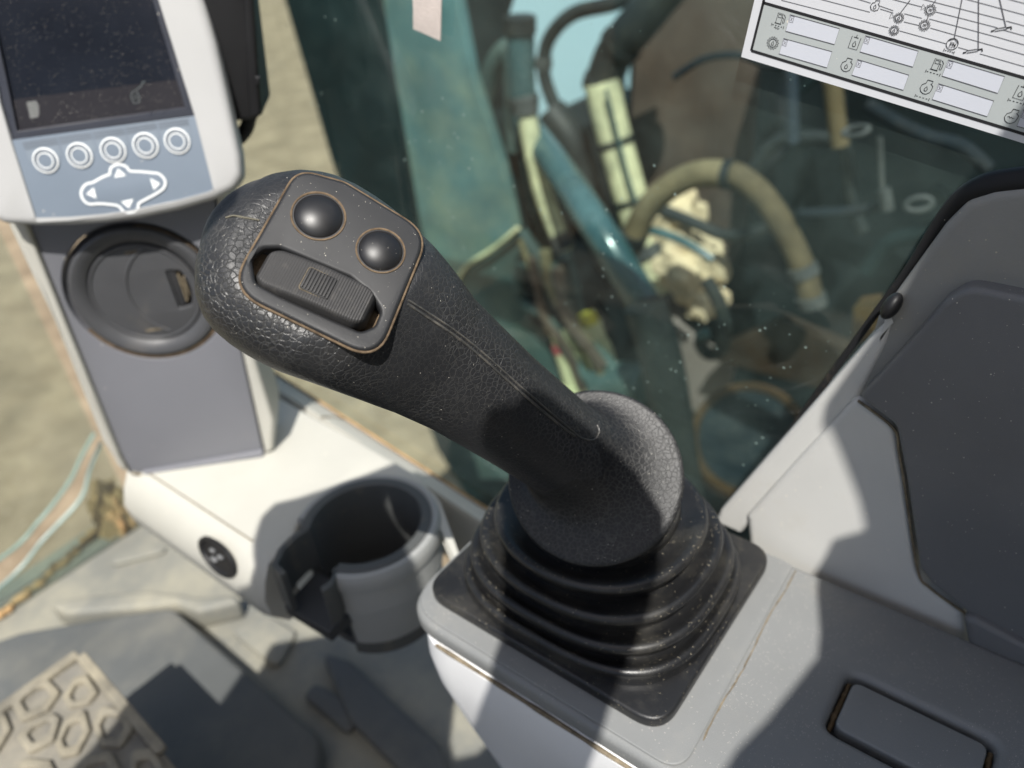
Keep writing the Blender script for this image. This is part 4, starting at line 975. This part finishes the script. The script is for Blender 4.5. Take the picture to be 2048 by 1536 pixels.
HOSET = mat('hose_tan', (.18, .15, .085), .8, .2, .4, 16, dust=.55, dustscale=18, dustcol=(.10, .075, .045), grain=3., grainscale=120)
PIPET = mat('pipe_teal', (.045, .095, .10), .24, .7, .35, 14, dust=.15, dustscale=16, dustcol=(.2, .24, .18))
FITY = mat('fitting_pale', (.66, .64, .38), .7, .25, .15, 40, dust=.3, dustscale=40, dustcol=(.40, .38, .22))
REDB = mat('red_tape', (.50, .10, .11), .6, .3, .1, 60)
YEL = mat('yellow_cap', (.65, .55, .06), .6, .3, .1, 60)
RUST = mat('rust_steel', (.085, .045, .018), .8, .3, .5, 14, dust=.5, dustscale=16, dustcol=(.025, .02, .014), grain=4., grainscale=100)
BLUEST = mat('blue_steel', (.011, .016, .020), .85, .15, .4, 18, dust=.4, dustscale=30, dustcol=(.08, .075, .065))
SAND = mat('bright_soil', (.62, .52, .34), .95, .1, .3, 9, dust=.4, dustscale=14, dustcol=(.30, .17, .08), grain=8., grainscale=60)
GREYM = mat('grey_casting', (.055, .06, .058), .5, .4, .3, 40, dust=.3, dustscale=40, dustcol=(.25, .24, .19))  # grey lowered so the clamps carry their shade in the colour
def Fx(x): return Frame((x, 0, 0), (0, -1, 0), (0, 0, 1))
def plate(name, px, x, thick, material, parent=None, bevel=.004):
    f_ = Fx(x); return slab(name, [[f_.px(*p) for p in px]], f_, thick, material, parent, bevel)
def prad(px, py, x, half): r = ray(px, py); return half / FPX * (x / r.x)
def hose(name, label, pts, x, half, material, group=None, parent=None, cat='hose', rings=()):
    P = catmull([onx(p[0], p[1], p[2] if len(p) > 2 else x) for p in pts], 8); mid = pts[len(pts) // 2]
    r_ = prad(mid[0], mid[1], x, half); o = tube(name, P, r_, material, parent, 16)
    if label:
        for f_, w_, k_ in rings:
            i_ = min(len(P) - 2, max(1, int(f_ * (len(P) - 1)))); t_ = (P[i_ + 1] - P[i_ - 1]).normalized()
            tube('coupling', [P[i_] - t_ * r_ * w_, P[i_] - t_ * r_ * w_ * .9, P[i_] + t_ * r_ * w_ * .9, P[i_] + t_ * r_ * w_], lambda q2, a_=r_ * k_: a_ * (.86 if q2 in (0, 3) else 1), GREYM if k_ > 1.2 else HOSEB, o, 8 if k_ > 1.25 else 16)
    return tag(o, label, cat, group) if label else o
G = 'hydraulic lines beyond the window'
def outside():
    b = thing('boom', onx(900, 900, 1.05) * 1, 'shaded teal steel boom side with dusty paler plate beyond the window', 'boom')
    b.location.z = 0
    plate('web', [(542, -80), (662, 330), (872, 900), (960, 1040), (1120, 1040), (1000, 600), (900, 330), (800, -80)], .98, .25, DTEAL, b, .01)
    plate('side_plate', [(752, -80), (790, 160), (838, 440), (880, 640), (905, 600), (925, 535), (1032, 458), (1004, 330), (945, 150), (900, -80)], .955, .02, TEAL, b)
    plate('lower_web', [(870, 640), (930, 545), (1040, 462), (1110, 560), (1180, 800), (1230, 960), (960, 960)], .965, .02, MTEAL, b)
    tube('dusty_edge', catmull([onx(x, y, .95) for x, y in ((908, 580), (930, 535), (985, 498), (1036, 456))], 5), .004, HOSEY, b, 8)
    tube('dusty_edge', catmull([onx(x, y, .95) for x, y in ((1040, 480), (1062, 540), (1085, 620), (1100, 680))], 5), .005, HOSET, b, 8)
    # far things
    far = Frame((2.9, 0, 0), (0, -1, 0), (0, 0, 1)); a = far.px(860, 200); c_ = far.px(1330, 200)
    o = slab('blue_backdrop', [[(a[0], 0), (c_[0], 0), (c_[0], 2.9), (a[0], 2.9)]], far, 1.6, PALEB, None, .02)  # plain pale blue slab filling the gap behind the hoses
    tag(o, 'pale blue grey backdrop slab showing behind the hoses', 'backdrop')
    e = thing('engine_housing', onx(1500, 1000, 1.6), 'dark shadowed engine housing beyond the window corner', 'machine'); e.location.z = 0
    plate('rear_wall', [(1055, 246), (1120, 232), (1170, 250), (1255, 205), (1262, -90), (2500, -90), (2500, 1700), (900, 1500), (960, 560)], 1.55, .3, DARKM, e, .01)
    plate('reflection_panel', [(1272, 70), (1300, -90), (1562, -90), (1540, 140), (1508, 330), (1478, 500), (1440, 570), (1300, 560), (1250, 420), (1262, 200)], 1.40, .02, BROWN, e)  # brown plate standing in for a reflection in the window glass
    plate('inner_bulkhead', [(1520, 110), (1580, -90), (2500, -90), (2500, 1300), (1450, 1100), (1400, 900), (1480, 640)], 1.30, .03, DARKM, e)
    hose('black_hose', 'bent black hose crossing the pale blue backdrop', [(1345, -60), (1240, 2), (1150, 26), (1104, 68), (1088, 115), (1092, 165), (1122, 240), (1150, 300)], 1.25, 14, HOSEB, G, rings=((.62, .8, 1.3), (.95, 1.5, 1.35)))
    hose('thick_hose', 'thick black hose running down to its dusty yellow sleeve', [(1345, -40), (1290, 30), (1252, 75), (1225, 115), (1206, 172)], 1.22, 40, HOSEB, G, rings=((.97, .35, 1.12), (.6, .2, 1.1)))
    h = hose('sleeved_hose', 'pale yellow dust covered hose below the thick black hose', [(1203, 165), (1222, 250), (1246, 340), (1268, 420), (1292, 500), (1330, 580)], 1.2, 34, HOSEY, G, rings=((.28, .18, 1.08), (.55, .18, 1.08), (.8, .4, 1.22)))
    hose('sleeve_seam', None, [(1212, 180, 1.162), (1232, 260, 1.162), (1255, 350, 1.162), (1280, 430, 1.162)], 1.162, 4, MTEAL, None, h)
    hose('black_hose', 'thick black hose bending beside the teal plate', [(1010, -60), (992, 10), (965, 66), (930, 112), (905, 150)], 1.25, 30, HOSEB, G)
    hose('teal_pipe', 'teal steel pipe with rounded top rising past the dusty plate', [(1040, 40), (1042, 100), (1046, 200), (1066, 330), (1088, 430), (1120, 520)], 1.1, 26, PIPET, G, None, 'pipe', rings=((.06, .6, 1.15), (.4, .35, 1.2)))
    hose('side_hose', 'greenish hose curving in front of the teal pipe', [(965, 230), (985, 140), (1020, 100), (1030, 190), (1032, 300)], 1.12, 22, MTEAL, G)
    hose('dusty_hose', 'slim pale yellow dusty hose beside the teal pipe', [(1050, 205), (1066, 300), (1090, 400), (1130, 500)], 1.05, 19, HOSEY, G, rings=((.08, .8, 1.3), (.92, .9, 1.3)))
    hose('dark_line', 'dark bundled line between the two dusty hoses', [(1100, 225), (1140, 280), (1160, 350), (1190, 450), (1250, 560)], 1.25, 34, HOSEB, G)
    hose('steel_tube', 'glossy teal tube slanting down behind the stick', [(1040, 235, 1.16), (1115, 335, 1.02), (1210, 478, .92), (1318, 655, .92)], .92, 34, PIPET, G, None, 'pipe', rings=((.93, .3, 1.15),))
    hose('arched_hose', 'tan dusty hose arching over the bright soil', [(1256, 500), (1290, 424), (1340, 374), (1400, 348), (1462, 350)], 1.02, 26, HOSET, G, rings=((.1, .6, 1.2), (.97, .35, 1.1)))
    hose('brown_hose', 'brown hose carrying on from the arched tan hose', [(1450, 348), (1480, 354), (1532, 400), (1580, 480), (1610, 550), (1624, 612)], 1.02, 25, mat('hose_brown', (.10, .08, .045), .8, .2, .4, 20, dust=.5, dustscale=22, dustcol=(.04, .032, .02)), G, rings=((.78, .5, 1.22), (.97, .5, 1.3)))
    hose('thin_line', 'thin teal line under the arched hose', [(1275, 455), (1330, 468), (1380, 490), (1425, 520)], 1.03, 9, PIPET, G, None, 'pipe')
    hose('dark_hose', 'dark upright hose behind the black collar', [(1290, 610), (1318, 700), (1338, 800), (1362, 960), (1380, 1060)], .86, 42, HOSEB, G)
    hose('hook_hose', 'black hook shaped hose with pale end', [(1412, 560), (1436, 600), (1450, 650), (1444, 696), (1420, 708), (1402, 690), (1404, 668)], .95, 14, HOSEB, G)
    t = hose('hose_end', 'pale green cap on the hook shaped hose', [(1398, 672), (1414, 664)], .935, 11, PIPET, None, None, 'cap')
    # two pale fittings, one with a red band
    f1 = thing('hose_fitting', onx(1165, 800, .96), 'pale dusty hose fitting with red band', 'fitting', G)
    def seg(name, a, b_, half, x, material, parent): return hose(name, None, [a, ((a[0] + b_[0]) / 2, (a[1] + b_[1]) / 2), b_], x, half, material, None, parent)
    seg('sleeve', (1122, 652), (1138, 700), 26, .96, FITY, f1); seg('red_band', (1129, 682), (1134, 698), 28, .96, REDB, f1); seg('sleeve', (1138, 700), (1158, 770), 29, .96, FITY, f1); seg('collar', (1156, 764), (1170, 812), 33, .96, FITY, f1); seg('dark_end', (1114, 622), (1122, 652), 25, .96, DTEAL, f1)
    f2 = thing('hose_fitting', onx(1215, 750, .98), 'pale dusty hose fitting with yellow tip', 'fitting', G)
    seg('yellow_tip', (1172, 628), (1180, 650), 20, .98, YEL, f2); seg('sleeve', (1178, 646), (1192, 692), 25, .98, FITY, f2); seg('collar', (1192, 690), (1210, 742), 29, .98, FITY, f2)
    hose('pivot_boss', 'grey round casting under the pale fittings', [(1200, 770), (1250, 762), (1290, 770)], .95, 40, MTEAL, None, None, 'casting')
    # rusty plate
    P = onx(1500, 880, 1.0); nn = Vector((-.55, -.35, .75)).normalized(); q_ = nn.orthogonal().normalized(); df = Frame(P, q_, nn.cross(q_))
    R_ = prad(1500, 880, 1.0, 118)
    d = thing('rusty_drum', P, 'blue grey steel drum end with rusty rim', 'drum')
    lathe('rim', [(R_ * .86, .004), (R_ * .93, .014), (R_, .006), (R_, -.05), (R_ * .86, -.05), (R_ * .86, .004)], df, RUST, d, 40)
    lathe('end_plate', [(0, 0), (R_ * .5, .002), (R_ * .87, 0), (R_ * .87, -.04), (0, -.04)], df, BLUEST, d, 40)
    tag(plate('rusty_bracket', [(1420, 720), (1640, 780), (1700, 700), (1560, 640), (1450, 690)], 1.08, .03, mat('shaded_rust', (.026, .018, .011), .85, .2, .5, 10, dust=.4, dustscale=12, dustcol=(.055, .036, .018))), 'shaded rusty bracket above the steel drum', 'bracket')  # rust darkened here, with the shade put into its colour
    tag(plate('ochre_block', [(1705, 618), (1748, 612), (1740, 680), (1700, 690)], .9, .04, mat('ochre', (.09, .05, .015), .7, .3, .3, 30)), 'ochre block near the rubber bumper', 'block')
    tag(plate('grey_plate', [(1340, 640), (1400, 690), (1470, 720), (1450, 800), (1420, 850), (1380, 820)], 1.15, .02, mat('grey_sheet', (.20, .175, .155), .7, .2, .15, 10)), 'pale grey sheet between the dark hose and the drum', 'plate')
    from mathutils import noise
    for i, (x, y, hx, k) in enumerate(((1340, 430, 62, 1.25), (1378, 520, 66, 1.22), (1408, 600, 40, 1.2))):
        bm = bmesh.new(); bmesh.ops.create_icosphere(bm, subdivisions=4, radius=1); c_ = onx(x, y, k); r = prad(x, y, k, hx)
        for v in bm.verts: dd = v.co.normalized(); v.co = c_ + dd * r * (1 + .45 * noise.noise(dd * 1.7 + Vector((i * 5, 0, 0))) + .18 * noise.noise(dd * 6))
        me = bpy.data.meshes.new('m'); bm.to_mesh(me); bm.free()
        tag(finish('soil_lump', me, SAND), ['bright soil lump under the top of the arched hose', 'bright soil lump below the thin teal line', 'small pale soil lump above the hook shaped hose'][i], 'soil', 'soil lumps on the machine')
    # small parts at the right
    hose('blue_rod', 'blue grey rod hanging under the service chart', [(1582, 130), (1584, 200), (1586, 285)], 1.05, 13, mat('blue_rod', (.028, .04, .052), .5, .4, .2, 20), None, None, 'rod')  # rod colour darkened to paint in the shade it hangs in
    hose('tan_strap', 'tan strap hanging under the service chart', [(1664, 160), (1672, 230), (1680, 292)], 1.05, 18, mat('strap_tan', (.11, .085, .045), .8, .2, .3, 20, dust=.3, dustscale=20, dustcol=(.06, .05, .03)), None, None, 'strap')  # strap tan darkened too, shade put into the colour
    for (x, y, hx, rot, lab) in ((1712, 262, 24, .3, 'flat grey clamp ring beside the tan strap'), (1838, 408, 24, 1.2, 'shiny grey clamp ring close to the dusty trim corner')):
        c_ = onx(x, y, 1.0); r = prad(x, y, 1.0, hx); q1 = Vector((math.sin(rot) * .3, -1, .25)).normalized(); ff = Frame(c_, q1, Vector((.6 * math.cos(rot), .1, math.sin(rot))))
        tag(tube('clamp_ring', [ff.p(r * math.cos(a * .2617), r * .55 * math.sin(a * .2617)) for a in range(24)], r * .22, GREYM, None, 8, True), lab, 'clamp')
    hose('grey_rod', 'thin grey rod below the clamp ring', [(1760, 275), (1762, 330), (1765, 385)], 1.0, 5, GREYM, None, None, 'rod')
    hose('grey_bolt', 'grey bolt head below the thin grey rod', [(1768, 378), (1772, 400), (1776, 420)], 1.0, 12, GREYM, None, None, 'bolt')
    hose('cross_pipe', 'dark blue grey pipe running to the bolt head', [(1600, 428), (1690, 424), (1770, 412)], 1.02, 11, BLUEST, None, None, 'pipe')
outside()
def clutter():
    rnd = random.Random(21)
    for k in range(9):
        x0 = rnd.uniform(1500, 1980); y0 = rnd.uniform(120, 560); X_ = rnd.uniform(1.08, 1.26); pts = [(x0, y0)]
        a = rnd.uniform(0, 6.28)
        for j in range(4):
            a += rnd.uniform(-.8, .8); pts.append((pts[-1][0] + 70 * math.cos(a), pts[-1][1] + 70 * math.sin(a)))
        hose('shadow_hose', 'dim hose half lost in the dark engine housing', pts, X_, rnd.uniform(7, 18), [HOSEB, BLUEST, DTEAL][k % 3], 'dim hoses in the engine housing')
    for k in range(6):
        x0 = rnd.uniform(1010, 1120); pts = [(x0, 520 + rnd.uniform(-20, 20))]
        for j in range(4): pts.append((pts[-1][0] + rnd.uniform(0, 60), pts[-1][1] + rnd.uniform(40, 80)))
        hose('lower_hose', 'dull brown green hose in the tangle left of the pale fittings' if k % 2 else 'dull brown green hose in the tangle left of the pale fittings', pts, rnd.uniform(.93, .955), rnd.uniform(7, 16), [MTEAL, BROWN, HOSEB, HOSET][k % 4], 'tangled hoses by the boom')
clutter()
